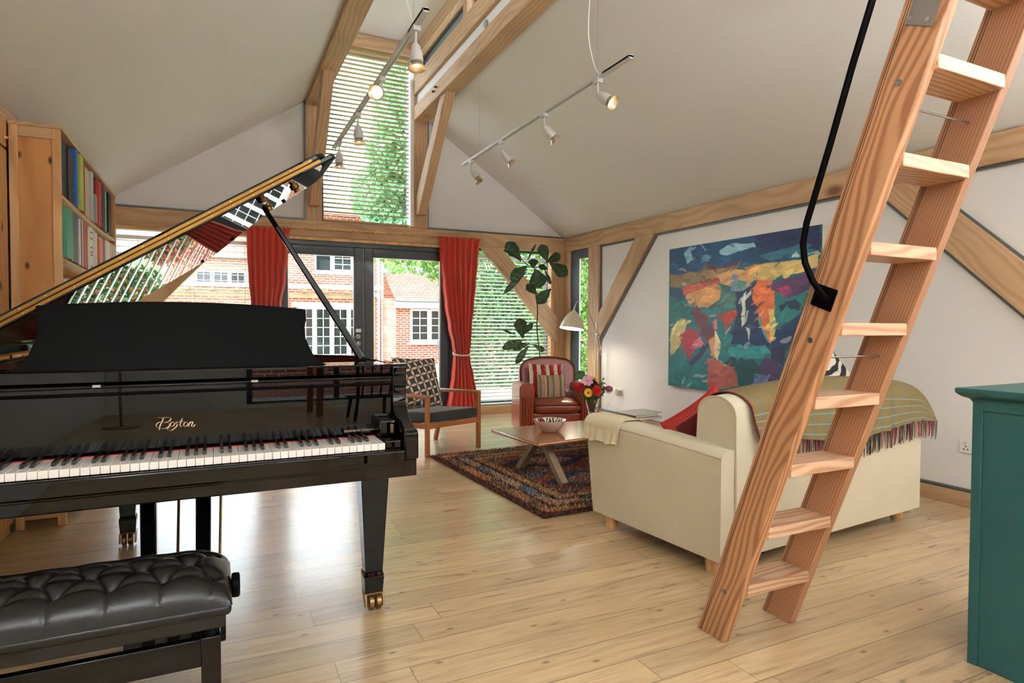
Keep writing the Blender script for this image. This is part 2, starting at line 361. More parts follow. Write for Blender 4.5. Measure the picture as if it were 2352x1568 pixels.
def beam(p0, p1, w, h, mat, label, up=(0,0,1), bevel=.004):
    """timber with its own local X along its length"""
    p0, p1 = Vector(p0), Vector(p1); L = (p1 - p0).length; d = (p1 - p0).normalized()
    sd = Vector(up).cross(d)
    if sd.length < 1e-4: sd = Vector((0,1,0)).cross(d)
    sd.normalize(); u = d.cross(sd)
    TR[0] += 1
    o = MB().box(0, L, -w/2, w/2, -h/2, h/2).build('trim_%d' % TR[0], mat, bevel=bevel, kind='structure')
    m = Matrix((d, sd, u)).transposed().to_4x4(); m.translation = p0; o.matrix_world = m; o['label'] = label
    return o
def bar_part(p0, p1, w, h, mat, name, parent, up=(0,0,1), bevel=.002, local=False):
    """bar part with grain along its own X; coordinates in world (or in parent's frame when local)"""
    p0, p1 = Vector(p0), Vector(p1); L = (p1 - p0).length; d = (p1 - p0).normalized()
    sd = Vector(up).cross(d)
    if sd.length < 1e-4: sd = Vector((0,1,0)).cross(d)
    sd.normalize(); u = d.cross(sd)
    me_o = MB().box(0, L, -w/2, w/2, -h/2, h/2).build(name, mat, bevel=bevel)
    m = Matrix((d, sd, u)).transposed().to_4x4(); m.translation = p0
    if not local:
        pm = Matrix.Translation(parent.location) @ parent.rotation_euler.to_matrix().to_4x4(); m = pm.inverted() @ m
    me_o.parent = parent; me_o.matrix_local = m
    return me_o
def noise2(x, y, s=0):
    return (math.sin(x*1.7+y*2.3+s)+math.sin(x*3.1-y*1.9+s*2.1)+math.sin(x*5.3+y*4.7+s*.7)*.6+math.sin(-x*7.9+y*8.3+s*1.3)*.4)/3
def pillow(w, h, t, n=40, pinch=.05, p=2.6, seed=0, wob=.004):
    """two-sided cushion in local XZ plane, thickness along Y; returns MB and (u,v,side) list"""
    mb = MB(); uv = []
    for side in (-1, 1):
        vs = []
        for j in range(n):
            for i in range(n):
                u = 2*i/(n-1)-1; v = 2*j/(n-1)-1
                prof = max(0, (1-abs(u)**p)) ** .6 * max(0, (1-abs(v)**p)) ** .6
                e = 1 - pinch * (1 - abs(u)**2) * abs(v)**2 ; e2 = 1 - pinch * (1 - abs(v)**2) * abs(u)**2
                x = u*w/2*e2; z = v*h/2*e
                y = side * (t/2*prof) + wob*noise2(u*4+seed, v*4, seed)*prof
                vs.append((x, y, z)); uv.append(((u+1)/2, (v+1)/2, side))
        fs = [(j*n+i, j*n+i+1, (j+1)*n+i+1, (j+1)*n+i) if side < 0 else (j*n+i, (j+1)*n+i, (j+1)*n+i+1, j*n+i+1) for j in range(n-1) for i in range(n-1)]
        mb.add(vs, fs)
    return mb, uv
def text_mesh(body, size, mat, name, parent, loc, rot, extrude=.0004, shear=0, spacing=1.0):
    cu = bpy.data.curves.new('t', 'FONT'); cu.body = body; cu.size = size; cu.extrude = extrude; cu.shear = shear; cu.space_character = spacing
    to = bpy.data.objects.new('t', cu); C.objects.link(to)
    dg = bpy.context.evaluated_depsgraph_get(); me = bpy.data.meshes.new_from_object(to.evaluated_get(dg))
    bpy.data.objects.remove(to); me.materials.clear(); me.materials.append(mat)
    o = bpy.data.objects.new(name, me); C.objects.link(o); o.parent = parent
    pl = parent.location
    o.location = (loc[0]-pl[0], loc[1]-pl[1], loc[2]-pl[2]); o.rotation_euler = rot
    return o

def smooth3(p, k=5):
    r = []
    for i in range(len(p)-1):
        p0, p1, p2, p3 = p[max(i-1, 0)], p[i], p[i+1], p[min(i+2, len(p)-1)]
        for j in range(k):
            t = j/k; r.append(tuple(.5*((2*p1[a])+(-p0[a]+p2[a])*t+(2*p0[a]-5*p1[a]+4*p2[a]-p3[a])*t*t+(-p0[a]+3*p1[a]-3*p2[a]+p3[a])*t**3) for a in (0, 1, 2)))
    r.append(tuple(p[-1])); return r
WORLD, SUN, EXPO, UPW = 3.8, 0.9, 1.16, 110
# ------------------------------------------------------------ room shell
XL, XR, YB, YF = -1.05, 4.19, -3.2, 7.14
SL, SR = .674, .674
def zl(x): return 2.262 + (x - XL) * SL
def zr(x): return 2.285 + (XR - x) * SR
struct('floor', MB().box(XL-.2, XR+.2, YB-.1, YF+.12, -.1, 0), M['floor'], smooth=False)
def polybeam(poly, a, b, plane, d, mat, label):
    """prism of a polygon (in the xz or yz plane) between a and b, grain running along direction d"""
    mb = MB().prism(poly, a, b, 'y' if plane == 'xz' else 'x')
    X = Vector((d[0], 0, d[1])) if plane == 'xz' else Vector((0, d[0], d[1])); X.normalize()
    Y = Vector((0, 1, 0)) if plane == 'xz' else Vector((1, 0, 0)); Z = X.cross(Y)
    m = Matrix((X, Y, Z)).transposed().to_4x4(); c = Vector(mb.v[0]); m.translation = c
    mb.xf(m.inverted()); TR[0] += 1
    o = mb.build('trim_%d' % TR[0], mat, bevel=.004, kind='structure'); o.matrix_world = m; o['label'] = label; return o
# ceilings
th = .14
struct('ceiling', MB().prism([(XL-.15, zl(XL-.15)), (.93, zl(.93)), (.93, zl(.93)+th), (XL-.15, zl(XL-.15)+th)], YB, YF+.1)
   .prism([(2.26, zr(2.26)), (XR+.15, zr(XR+.15)), (XR+.15, zr(XR+.15)+th), (2.26, zr(2.26)+th)], YB, YF+.1)
   .box(.85, 2.33, YB, YF+.1, 4.43, 4.55), M['ceil'], smooth=False)
B = M['beam']
# gable wall panels
struct('wall_far', MB().prism([(XL, 2.27), (.93, 2.27), (.93, zl(.93)+.02), (XL, zl(XL)+.02)], YF, YF+.12)
   .prism([(2.26, 2.27), (XR, 2.27), (XR, zr(XR)+.02), (2.26, zr(2.26)+.02)], YF, YF+.12), M['wall'], smooth=False)
struct('wall_left', MB().box(XL-.12, XL, YB, YF+.1, 0, 2.30), M['wall'], smooth=False)
struct('wall_right', MB().box(XR+.02, XR+.14, YB, 6.27, .10, 2.12).box(XR+.05, XR+.14, YB, 7.2, 2.2, 2.4).box(XR+.02, XR+.14, YB, 6.27, -.02, .1), M['wall'], smooth=False)
bw = MB().box(XL, .3, YB-.12, YB, 0, 2.2).box(3.3, XR, YB-.12, YB, 0, 2.2).box(.3, 3.3, YB-.12, YB, 0, .12)
bw.prism([(XL, 2.1), (.93, 2.1), (.93, zl(.93)+.02), (XL, zl(XL)+.02)], YB-.12, YB).prism([(2.26, 2.1), (XR, 2.1), (XR, zr(XR)+.02), (2.26, zr(2.26)+.02)], YB-.12, YB).box(.9, 2.3, YB-.12, YB, 2.1, 2.3)
struct('wall_back', bw, M['wall'], smooth=False)
# timber frame
beam((XL, 7.18, 2.18), (XR, 7.18, 2.18), .20, .18, B, 'oak tie beam across the far wall above the doors')
beam((4.27, YB, 2.18), (4.27, 7.08, 2.18), .20, .18, B, 'oak wall plate along the top of the right wall')
beam((XL-.05, YB, 2.18), (XL-.05, 7.08, 2.18), .20, .18, B, 'oak wall plate along the top of the left wall')
trim(MB().box(-.95, 2.90, 7.06, 7.09, 2.052, 2.085), M['pinerail'], 'pale wooden moulding under the tie beam')
for x, lb in ((.98, 'left'), (2.20, 'right')):
    beam((x, 7.17, 2.27), (x, 7.17, 4.26), .17, .18, B, 'oak post on the %s of the tall gable window' % lb, up=(0,1,0))
beam((XR-.06, 7.17, 0), (XR-.06, 7.17, 2.09), .2, .18, B, 'oak corner post between far and right walls', up=(0,1,0))
beam((XR+.05, 7.0, 0), (XR+.05, 7.0, 2.09), .14, .16, B, 'oak post face on the right wall in the corner', up=(0,1,0))
beam((XL+.04, 7.17, 0), (XL+.04, 7.17, 2.09), .2, .18, B, 'oak corner post at the left end of the far wall', up=(0,1,0))
beam((2.68, 7.18, 0), (2.68, 7.18, 2.09), .08, .16, B, 'narrow oak post behind the right curtain', up=(0,1,0))
beam((.50, 7.18, 0), (.50, 7.18, 2.09), .08, .16, B, 'narrow oak post behind the left curtain', up=(0,1,0))
beam((4.215, 6.378, 0), (4.215, 6.378, 2.09), .09, .232, B, 'oak post on the right wall beside the narrow window', up=(0,1,0))
beam((4.26, 1.25, 0), (4.26, 1.25, 2.09), .18, .23, B, 'oak post on the right wall beyond the ladder', up=(0,1,0))
polybeam([(2.975, 2.09), (3.25, 2.09), (4.05, 1.24), (4.05, .885)], 7.05, 7.12, 'xz', (1, -1.1), B, 'diagonal oak brace in front of the right window')
polybeam([(-.09, 2.09), (.185, 2.09), (-.89, .885), (-.89, 1.24)], 7.05, 7.12, 'xz', (1, 1.1), B, 'diagonal oak brace in front of the left window')
polybeam([(5.222, 2.09), (5.544, 2.09), (6.262, 1.265), (6.262, .955)], 4.17, 4.26, 'yz', (1, -1.3), B, 'diagonal oak brace on the right wall near the corner')
polybeam([(2.82, 2.09), (2.52, 2.09), (1.37, .96), (1.37, .66)], 4.17, 4.26, 'yz', (1, 1), B, 'diagonal oak brace on the right wall behind the ladder')
for sx, lb in ((1, 'right'), (-1, 'left')):
    def X(x): return x if sx > 0 else 3.18 - x
    beam((X(2.195), YB, 3.60), (X(2.195), 7.08, 3.60), .17, .16, B, 'oak purlin on the %s under the roof lantern' % lb)
    beam((X(2.185), YB, 3.915), (X(2.185), 7.08, 3.915), .15, .19, B, 'upper oak beam on the %s of the roof lantern' % lb)
    beam((X(2.21), YB, 4.345), (X(2.21), 7.08, 4.345), .14, .17, B, 'oak top plate on the %s of the roof lantern' % lb)
    trim(MB().box(min(X(2.15), X(2.27)), max(X(2.15), X(2.27)), YB, 7.1, 3.67, 3.83), M['wall'], 'white strip between lantern beams on the %s' % lb)
    for k in range(6):
        beam((X(2.20), 5.5 - 1.6*k, 3.99), (X(2.20), 5.5 - 1.6*k, 4.27), .12, .1, B, 'short oak mullion in the %s lantern windows' % lb, up=(0,1,0))
    a, b = (2.137, 2.242) if sx > 0 else (.925, 1.03)
    polybeam([(7.08, 2.42), (6.985, 2.42), (6.02, 3.52), (6.20, 3.52), (7.08, 2.62)], a, b, 'yz', (-1, 1.13), B, 'oak knee brace on the %s of the tall window' % lb)
beam((.9, 7.17, 4.33), (2.28, 7.17, 4.33), .18, .15, B, 'oak head beam over the tall gable window')
# little pegs on the purlin
for y, z, s in ((6.30, 3.60, 0), (6.22, 3.62, 0)):
    trim(MB().tube([(2.105, y, z), (2.08, y, z-.004)], .011, 8), M['stem'], 'short oak peg end on the right purlin')
trim(MB().lathe([(.0, 0), (.035, 0), (.035, .01), (.02, .012), (0, .012)], (2.145, 5.0, 3.75), 16, (-1, 0, 0)), M['steel'], 'small round steel disc on the white lantern strip')
# zinc panel edges
Z = MB()
Z.box(XL+.06, .90, 7.085, 7.142, 2.275, 2.29).box(2.285, XR, 7.085, 7.142, 2.275, 2.29).box(.882, .897, 7.09, 7.142, 2.27, zl(.89)).box(2.287, 2.302, 7.09, 7.142, 2.27, zr(2.29))
trim(Z, M['zinc'], 'zinc edging round the white gable panels')
Z = MB().box(4.19, 4.215, 1.37, 6.255, .098, .112).box(4.19, 4.215, YB, 1.13, .098, .112).box(4.195, 4.215, 2.83, 5.21, 2.072, 2.088).box(4.195, 4.215, 5.56, 6.25, 2.072, 2.088).box(4.195, 4.215, YB, 2.5, 2.072, 2.088).box(4.195, 4.215, 6.243, 6.258, .11, .94).box(4.195, 4.215, 6.243, 6.258, 1.28, 2.08)
def edge(p, q, t=.016): # sloping strip on the right wall
    Z.bar((4.205, p[0], p[1]), (4.205, q[0], q[1]), .018, t, up=(0, -(q[1]-p[1]), q[0]-p[0]))
edge((5.555, 2.08), (6.25, 1.285)); edge((5.205, 2.08), (6.25, .94)); edge((2.835, 2.08), (1.37, .645)); edge((2.505, 2.08), (1.37, .975))
trim(Z, M['zinc'], 'zinc edging round the white panels of the right wall')
beam((4.205, YB, .045), (4.205, 6.26, .045), .03, .09, M['beam'], 'wooden baseboard along the right wall').name = 'baseboard_right'
beam((2.72, 7.16, .045), (4.05, 7.16, .045), .06, .09, M['beam'], 'wooden sill board under the right window').name = 'baseboard_far'
beam((-.95, 7.16, .045), (.47, 7.16, .045), .06, .09, M['beam'], 'wooden sill board under the left window').name = 'baseboard_left'

# windows and doors
def window(name, x0, x1, z0, z1, y, fw=.05, mull=(), label=''):
    t = bpy.data.objects.new(name, None); C.objects.link(t); t.location = ((x0+x1)/2, y, z0); t['kind'] = 'structure'; t['label'] = label
    mb = MB().box(x0, x0+fw, y, y+.08, z0, z1).box(x1-fw, x1, y, y+.08, z0, z1).box(x0+fw, x1-fw, y, y+.08, z0, z0+fw).box(x0+fw, x1-fw, y, y+.08, z1-fw, z1)
    for m in mull: mb.box(m-fw/2, m+fw/2, y, y+.08, z0+fw, z1-fw)
    mb.build('window_frame', M['frame'], t, bevel=.004)
    MB().box(x0+fw*.6, x1-fw*.6, y+.035, y+.045, z0+fw*.6, z1-fw*.6).build('pane', M['glass'], t, smooth=False)
    return t
window('window_1', -.95, .46, .09, 2.12, 7.19, .055, label='wide garden window on the left of the far wall')
window('window_2', 2.72, 4.03, .09, 2.12, 7.19, .055, label='wide garden window on the right of the far wall')
window('window_3', 1.065, 2.115, 2.27, 4.255, 7.2, .035, label='tall window high in the gable')
window('window_5', .3, 3.3, .12, 2.1, YB-.1, .06, (1.3, 2.3), label='wide window in the wall behind the camera')
window('window_6', .93, 2.26, 2.3, 4.43, YB-.1, .05, (1.6,), label='tall window in the gable behind the camera')
t = bpy.data.objects.new('window_4', None); C.objects.link(t); t.location = (4.28, 6.6, 0); t['kind'] = 'structure'; t['label'] = 'narrow floor to ceiling window in the right wall'
MB().box(4.188, 4.206, 6.722, 6.93, 0, 2.09).box(4.188, 4.206, 6.49, 6.722, 0, .1).box(4.188, 4.206, 6.49, 6.722, 1.97, 2.1).build('window_frame', M['frame'], t, bevel=.003)
MB().box(4.194, 4.20, 6.49, 6.73, .09, 1.98).build('pane', M['glass'], t, smooth=False)
MB().box(4.186, 4.194, 6.706, 6.722, .1, 1.97).build('glazing_bead', M['white'], t, smooth=False)
k = 7
for sx, lb in ((1, 'right'), (-1, 'left')):
    def X(x): return x if sx > 0 else 3.18 - x
    y1 = 7.06
    for i in range(7):
        y0 = 5.53 - 1.6*i if i < 6 else YB + .02
        if y0 < YB: break
        t = bpy.data.objects.new('window_%d' % k, None); C.objects.link(t); t.location = (X(2.25), (y0+y1)/2, 4.01); t['kind'] = 'structure'; t['label'] = 'clerestory window in the %s of the roof lantern' % lb; k += 1
        a, b = sorted((X(2.225), X(2.275)))
        MB().box(a, b, y0, y0+.05, 4.0, 4.28).box(a, b, y1-.05, y1, 4.0, 4.28).box(a, b, y0+.05, y1-.05, 4.0, 4.06).box(a, b, y0+.05, y1-.05, 4.22, 4.28).build('window_frame', M['frame'], t, bevel=.003)
        a, b = sorted((X(2.245), X(2.253)))
        MB().box(a, b, y0+.04, y1-.04, 4.05, 4.23).build('pane', M['glass'], t, smooth=False)
        y1 = y0 - .06
trim(MB().box(3.985, 4.04, 7.09, 7.19, .09, 2.09), M['pinerail'], 'pale reveal board beside the right garden window')
trim(MB().box(2.075, 2.115, 7.085, 7.2, 2.28, 4.25), M['paintw'], 'cream reveal board beside the tall gable window')
struct('floor_patio', MB().box(-8, 12, -14, YB-.12, -.3, -.12), M['paving'], smooth=False)
bh = thing('patio_wall', 'brick wall behind the unseen rear windows', 'wall', (2, -7, -.12))
MB().box(-8, 12, -7.2, -7, -.12, 2.6).build('brickwork', M['brick'], bh, smooth=False)
# french doors
d = bpy.data.objects.new('door_1', None); C.objects.link(d); d.location = (1.53, 7.2, 0); d['kind'] = 'structure'; d['label'] = 'dark grey framed glazed double doors to the garden'
MB().box(.545, .60, 7.10, 7.22, 0, 2.10).box(2.565, 2.63, 7.10, 7.22, 0, 2.10).box(.60, 2.565, 7.10, 7.22, 2.00, 2.10).box(.60, 2.565, 7.12, 7.22, 0, .03).build('door_frame', M['frame'], d, bevel=.004)
for x0, x1, lb in ((.60, 1.525, 'left'), (1.535, 2.565, 'right')):
    lf = MB().box(x0, x0+.105, 7.11, 7.19, .03, 2.0).box(x1-.105, x1, 7.11, 7.19, .03, 2.0).box(x0+.105, x1-.105, 7.11, 7.19, 1.90, 2.0).box(x0+.105, x1-.105, 7.11, 7.19, .03, .17).build('door_leaf', M['frame'], d, bevel=.005)
    MB().box(x0+.1, x1-.1, 7.145, 7.155, .16, 1.91).build('pane', M['glass'], d, smooth=False)
    MB().box(x0+.105, x0+.115, 7.125, 7.14, .17, 1.9).box(x1-.115, x1-.105, 7.125, 7.14, .17, 1.9).box(x0+.115, x1-.115, 7.125, 7.14, 1.89, 1.9).build('glazing_bead', M['steel'], d, smooth=False)
hb = MB().lathe([(0, 0), (.026, 0), (.026, .008), (.012, .012), (.012, .05), (0, .05)], (1.462, 7.11, .985), 18, (0, -1, 0))
hb.tube([(1.462, 7.066, .985), (1.44, 7.062, .985), (1.34, 7.062, .983)], .009, 10); hb.build('door_handle', M['steel'], d)
MB().lathe([(0, 0), (.027, 0), (.027, .008), (.018, .013), (0, .013)], (1.465, 7.11, .905), 18, (0, -1, 0)).build('lock_escutcheon', M['steel'], d)
MB().box(1.435, 1.495, 7.098, 7.11, 1.035, 1.075).build('latch_plate', M['steel'], d, bevel=.003)
MB().box(2.597, 2.607, 7.085, 7.1, .75, 1.3).build('door_closer', M['steel'], d, bevel=.003)

# venetian blinds
def blind(name, x0, x1, z0, z1, y, pitch, tilt, label, mat, w=.05, cords=()):
    t = thing(name, label, 'blind', ((x0+x1)/2, y, z1), 0)
    mb = MB(); n = int((z1-z0-.06)/pitch); ct, st = math.cos(tilt), math.sin(tilt)
    for i in range(n):
        z = z1 - .05 - i*pitch
        row = []
        for s in (-1, -.33, .33, 1):
            a = s*w/2; c = .003*(1-s*s)
            row.append((y + a*ct, z + a*st + c))
        for xx in (x0, x1):
            pass
        vs = [(x0, p[0], p[1]) for p in row] + [(x1, p[0], p[1]) for p in row]
        mb.add(vs, [(q, q+1, q+5, q+4) for q in range(3)])
    mb.build('slats', mat, t, solid=.0012, smooth=True, angle=60)
    MB().box(x0, x1, y-.028, y+.028, z1-.035, z1).build('head_rail', mat, t, bevel=.002)
    MB().box(x0, x1, y-.02, y+.02, z0, z0+.018).build('bottom_rail', mat, t, bevel=.002)
    cb = MB()
    for c in cords: cb.tube([(c, y-.027, z1-.03), (c, y-.027, z0+.01)], .0012, 5).tube([(c, y+.027, z1-.03), (c, y+.027, z0+.01)], .0012, 5)
    cb.build('ladder_cord', M['linen'], t)
    return t
blind('venetian_blind', 2.79, 3.98, .11, 2.0, 7.15, .0455, rad(22), 'pale venetian blind over the right garden window, behind the fig plant', M['slatw'], cords=(3.0, 3.35, 3.75))
blind('venetian_blind', -.90, .40, .11, 2.0, 7.15, .062, rad(14), 'pale venetian blind over the left garden window, behind the piano lid', M['slatw'], cords=(-.7, -.2, .28))
blind('venetian_blind', 1.085, 2.07, 2.285, 4.22, 7.13, .0495, rad(-7), 'tall cream venetian blind in the gable window', M['slat'], cords=(1.25, 1.62, 1.95))

# ------------------------------------------------------------ garden and house
struct('floor_garden', MB().grid(lambda u, v: (-14 + 34*u, 7.35 + 13.4*v, -.12 - .2*min(1, v*1.2)), 2, 10).box(-14, 20, 20.7, 24, -.5, -.32), M['grass'], smooth=False)['label'] = 'lawn outside'
struct('floor_terrace', MB().box(-14, 20, 20.2, 22.1, -.4, -.29), M['paving'], smooth=False)
def sash(parent, name, x0, x1, z0, z1, y, cols, rows, fw=.05, bar=.022, rail=None):
    mb = MB().box(x0, x0+fw, y-.04, y, z0, z1).box(x1-fw, x1, y-.04, y, z0, z1).box(x0+fw, x1-fw, y-.04, y, z0, z0+fw*1.3).box(x0+fw, x1-fw, y-.04, y, z1-fw, z1)
    for i in range(1, cols):
        x = x0+fw+(x1-x0-2*fw)*i/cols; mb.box(x-bar/2, x+bar/2, y-.035, y, z0+fw, z1-fw)
    for j in range(1, rows):
        z = z0+fw+(z1-z0-2*fw)*j/rows; mb.box(x0+fw, x1-fw, y-.033, y, z-bar/2, z+bar/2)
    o = mb.build(name, M['paintw'], parent, smooth=False)
    p = MB().box(x0+fw/2, x1-fw/2, y-.018, y-.008, z0+fw/2, z1-fw/2).build('pane', M['darkglass'], o, smooth=False)
    return o
YH = 22.0
h = thing('brick_house', 'pale red brick house with white french windows beyond the lawn', 'house', (3, YH, -.3))
MB().box(1.2, 5.36, YH, YH+.3, -.32, 5.0).build('brick_wall', M['brick'], h, smooth=False)
MB().box(-7, 1.2, YH+.02, YH+.3, -.32, 3.35).build('side_wall', M['brickp'], h, smooth=False)
MB().add([(-7, YH-.25, 3.3), (1.25, YH-.25, 3.3), (1.25, YH+5, 5.2), (-7, YH+5, 5.2)], [(0,1,2,3)]).build('tiled_roof', M['tiles'], h, smooth=False, solid=.08)
MB().add([(1.0, YH-.3, 4.9), (5.36, YH-.3, 4.9), (5.36, YH+4, 6.1), (1.0, YH+4, 6.1)], [(0,1,2,3)]).build('tiled_roof', M['tiles'], h, smooth=False, solid=.08)
for x in (2.46, 3.04, 3.62, 4.20): sash(h, 'french_window', x, x+.57, -.3, 1.72, YH-.005, 2, 6, .07)
MB().box(2.3, 4.9, YH-.06, YH, 1.72, 1.86).build('lintel', M['paintw'], h, smooth=False)
sash(h, 'casement', 3.05, 3.62, 2.93, 3.72, YH-.01, 1, 1, .05)
sash(h, 'casement', 3.62, 4.36, 2.93, 3.72, YH-.01, 2, 3, .09)
MB().box(2.98, 4.42, YH-.08, YH, 2.86, 2.93).build('window_sill', M['paintw'], h, smooth=False)
for i in range(4): sash(h, 'casement', -.6+.5*i, -.12+.5*i, 2.35, 2.85, YH+.0, 2, 1, .05)
MB().tube([(-7, YH-.3, 3.28), (1.2, YH-.3, 3.28)], .06, 8).build('gutter', M['metalg'], h)
MB().tube([(5.24, YH-.08, 5.5), (5.24, YH-.08, -.3)], .045, 8).tube([(5.24, YH-.08, 2.1), (4.9, YH-.08, 2.3)], .04, 8).build('downpipe', M['paintw'], h)
MB().bar((5.35, YH-.5, 1.1), (5.7, YH-.7, -.3), .06, .06).build('leaning_post', M['paintw'], h)
# timber pergola along the facade
p = thing('pergola', 'weathered timber pergola fixed along the house front', 'pergola', (2, YH-.8, -.3))
MB().box(-6, 4.95, YH-.75, YH-.67, 2.0, 2.18).build('beam', M['timber'], p, smooth=False)
for i in range(16): MB().box(-5.6+.68*i, -5.5+.68*i, YH-1.0, YH-.05, 2.18, 2.32).build('rafter', M['timber'], p, smooth=False)
MB().box(-6, 5.2, YH-1.0, YH-.9, 2.36, 2.42).box(-6, 5.2, YH-.4, YH-.3, 2.36, 2.42).build('batten', M['paintw'], p, smooth=False)
for x in (-5, -2, 1.0, 4.9): MB().box(x-.05, x+.05, YH-.75, YH-.65, -.3, 2.0).build('post', M['timber'], p, smooth=False)
e = thing('brick_extension', 'low red brick kitchen extension with tiled lean-to roof', 'house', (8, YH-.2, -.3))
MB().box(5.38, 5.74, YH-.62, YH-.02, -.3, 2.05).build('brick_pier', M['brickp'], e, smooth=False)
MB().box(5.74, 11, YH-.5, YH-.2, -.3, 1.95).build('brick_wall', M['brick'], e, smooth=False)
MB().add([(5.66, YH-.75, 1.98), (11, YH-.75, 1.98), (11, YH+.9, 3.1), (5.66, YH+.9, 3.1)], [(0,1,2,3)]).build('tiled_roof', M['tiles'], e, smooth=False, solid=.06)
MB().box(5.66, 11, YH+.9, YH+1.2, 1.9, 4.9).build('upper_wall', M['brickp'], e, smooth=False)
MB().box(5.6, 11, YH+.82, YH+.9, 3.08, 3.35).build('lead_flashing', M['lead'], e, smooth=False)
MB().box(5.66, 11, YH-.72, YH-.66, 1.72, 1.94).build('fascia', M['paintw'], e, smooth=False)
MB().tube([(5.66, YH-.8, 1.97), (11, YH-.8, 1.97)], .045, 8).build('gutter', M['metalg'], e)
MB().tube([(7.85, YH, 2.4), (7.85, YH, 3.0)], .1, 10).build('roof_flue', M['metalg'], e)
sash(e, 'casement', 6.28, 6.98, .50, 1.70, YH-.5, 2, 4, .07); sash(e, 'casement', 7.0, 7.7, .50, 1.70, YH-.5, 2, 4, .07)
MB().box(6.2, 7.8, YH-.6, YH-.48, .42, .5).build('window_sill', M['paintw'], e, smooth=False)
g = thing('kettle_barbecue', 'round grey kettle barbecue standing by the brick extension', 'barbecue', (7.28, YH-1.3, -.3))
MB().lathe([(0, .50), (.14, .52), (.24, .60), (.28, .72), (.28, .74), (.24, .86), (.14, .94), (0, .97)], (7.28, YH-1.3, -.3), 20).build('kettle', M['metalg'], g)
for a in (0, 2.1, 4.2): MB().tube([(7.28+.1*math.cos(a), YH-1.3+.1*math.sin(a), .25), (7.28+.28*math.cos(a), YH-1.3+.28*math.sin(a), -.3)], .013, 6).build('leg', M['paintw'], g)
MB().tube([(7.28, YH-1.3, .66), (7.28, YH-1.3, .72)], .03, 8).build('lid_handle', M['matt_black'], g)
g = thing('patio_grill_box', 'small dark box on a metal frame, under the barbecue', 'box', (7.2, YH-1.5, -.3))
MB().ball((7.2, YH-1.55, -.14), .16, 12, (1, .8, .9)).build('bag', M['matt_black'], g)

def leaves(name, mat, parent, centers, n, size, seed=0, flat=.0):
    r = np.random.default_rng(seed); cs = np.array([c[:3] for c in centers]); rs = np.array([c[3] for c in centers])
    pick = r.choice(len(centers), n, p=rs**2/np.sum(rs**2)); dirs = r.normal(size=(n, 3)); dirs /= np.linalg.norm(dirs, axis=1)[:, None]
    rad_ = rs[pick] * (.45 + .55*r.random(n)**.5); P = cs[pick] + dirs*rad_[:, None]
    a = r.normal(size=(n, 3)); a /= np.linalg.norm(a, axis=1)[:, None]; b = np.cross(a, r.normal(size=(n, 3))); b /= np.linalg.norm(b, axis=1)[:, None]
    s = size*(.6+.8*r.random(n))[:, None]
    v = np.stack([P-a*s, P+b*s*.55, P+a*s, P-b*s*.55], 1).reshape(-1, 3)
    mb = MB(); mb.v = [tuple(x) for x in v]; mb.f = [(4*i, 4*i+1, 4*i+2, 4*i+3) for i in range(n)]
    return mb.build(name, mat, parent, smooth=False)
def tree(name, label, x, y, h0, h1, blobs, n, size, mat, seed, trunk=.15, z0=-.3):
    t = thing(name, label, 'tree', (x, y, z0))
    mb = MB().tube([(x, y, z0), (x+.05, y, (z0+h0)/2), (x-.1, y+.1, h0), (x, y, h1)], [trunk, trunk*.85, trunk*.6, trunk*.2], 10)
    for i, b in enumerate(blobs[:6]): mb.tube([(x-.05, y, h0*.9), ((x+b[0])/2, (y+b[1])/2, (h0+b[2])/2+.2), b[:3]], [trunk*.45, trunk*.3, trunk*.1], 6)
    mb.build('trunk', M['bark'], t); leaves('foliage', mat, t, blobs, n, size, seed); return t
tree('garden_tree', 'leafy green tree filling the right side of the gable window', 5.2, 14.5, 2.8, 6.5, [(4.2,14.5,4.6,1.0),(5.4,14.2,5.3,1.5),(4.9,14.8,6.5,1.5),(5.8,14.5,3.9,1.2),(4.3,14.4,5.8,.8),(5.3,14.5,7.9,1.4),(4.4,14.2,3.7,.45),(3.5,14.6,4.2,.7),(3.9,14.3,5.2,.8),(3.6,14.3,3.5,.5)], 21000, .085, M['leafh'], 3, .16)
tree('garden_tree', 'overhanging leafy branch tree seen through the top of the right door', 5.3, 13.0, 2.3, 3.4, [(3.55,13.0,2.62,.42),(4.1,13.1,2.7,.5),(4.6,13,2.55,.55),(4.8,13,2.1,.35),(5.1,13.1,3.0,.7),(3.05,12.9,2.72,.3)], 2600, .06, M['leafl'], 5, .09)
for i, (x, y, r, mt, lb) in enumerate([(5.6, 12.4, 1.25, 'leafd', 'dense mid-green shrub outside the right garden window, nearest the doors'), (7.2, 12.0, 1.5, 'leafl', 'light green shrub outside the right garden window, further along'), (8.6, 14.0, 2.2, 'leafd', 'tall dark shrub at the end of the garden on the right'), (10.2, 11.0, 2.0, 'leafl', 'broad light shrub beside the right wall window')]):
    t = thing('garden_shrub', lb, 'shrub', (x, y, -.2)); bl = [(x, y, r*.7, r), (x+.4*r, y, r*1.3, r*.7), (x-.4*r, y-.1, r*1.2, r*.7), (x, y+.1, r*1.9, r*.6)]
    leaves('foliage', M[mt], t, bl, int(8500*r), .048, 10+i)
    MB().tube([(x, y, -.3), (x+.05, y, r*.8)], [.06, .03], 6).tube([(x-.2, y, -.3), (x-.9, y+.1, 2.4)], [.07, .03], 6).build('stem', M['bark'], t)
tree('garden_tree', 'pale barked tree trunk outside the narrow right window', 7.9, 11.8, 3.0, 5.0, [(7.5,12,3.6,1.0),(8.4,12,4.0,1.2)], 4000, .08, M['leafl'], 8, .15)
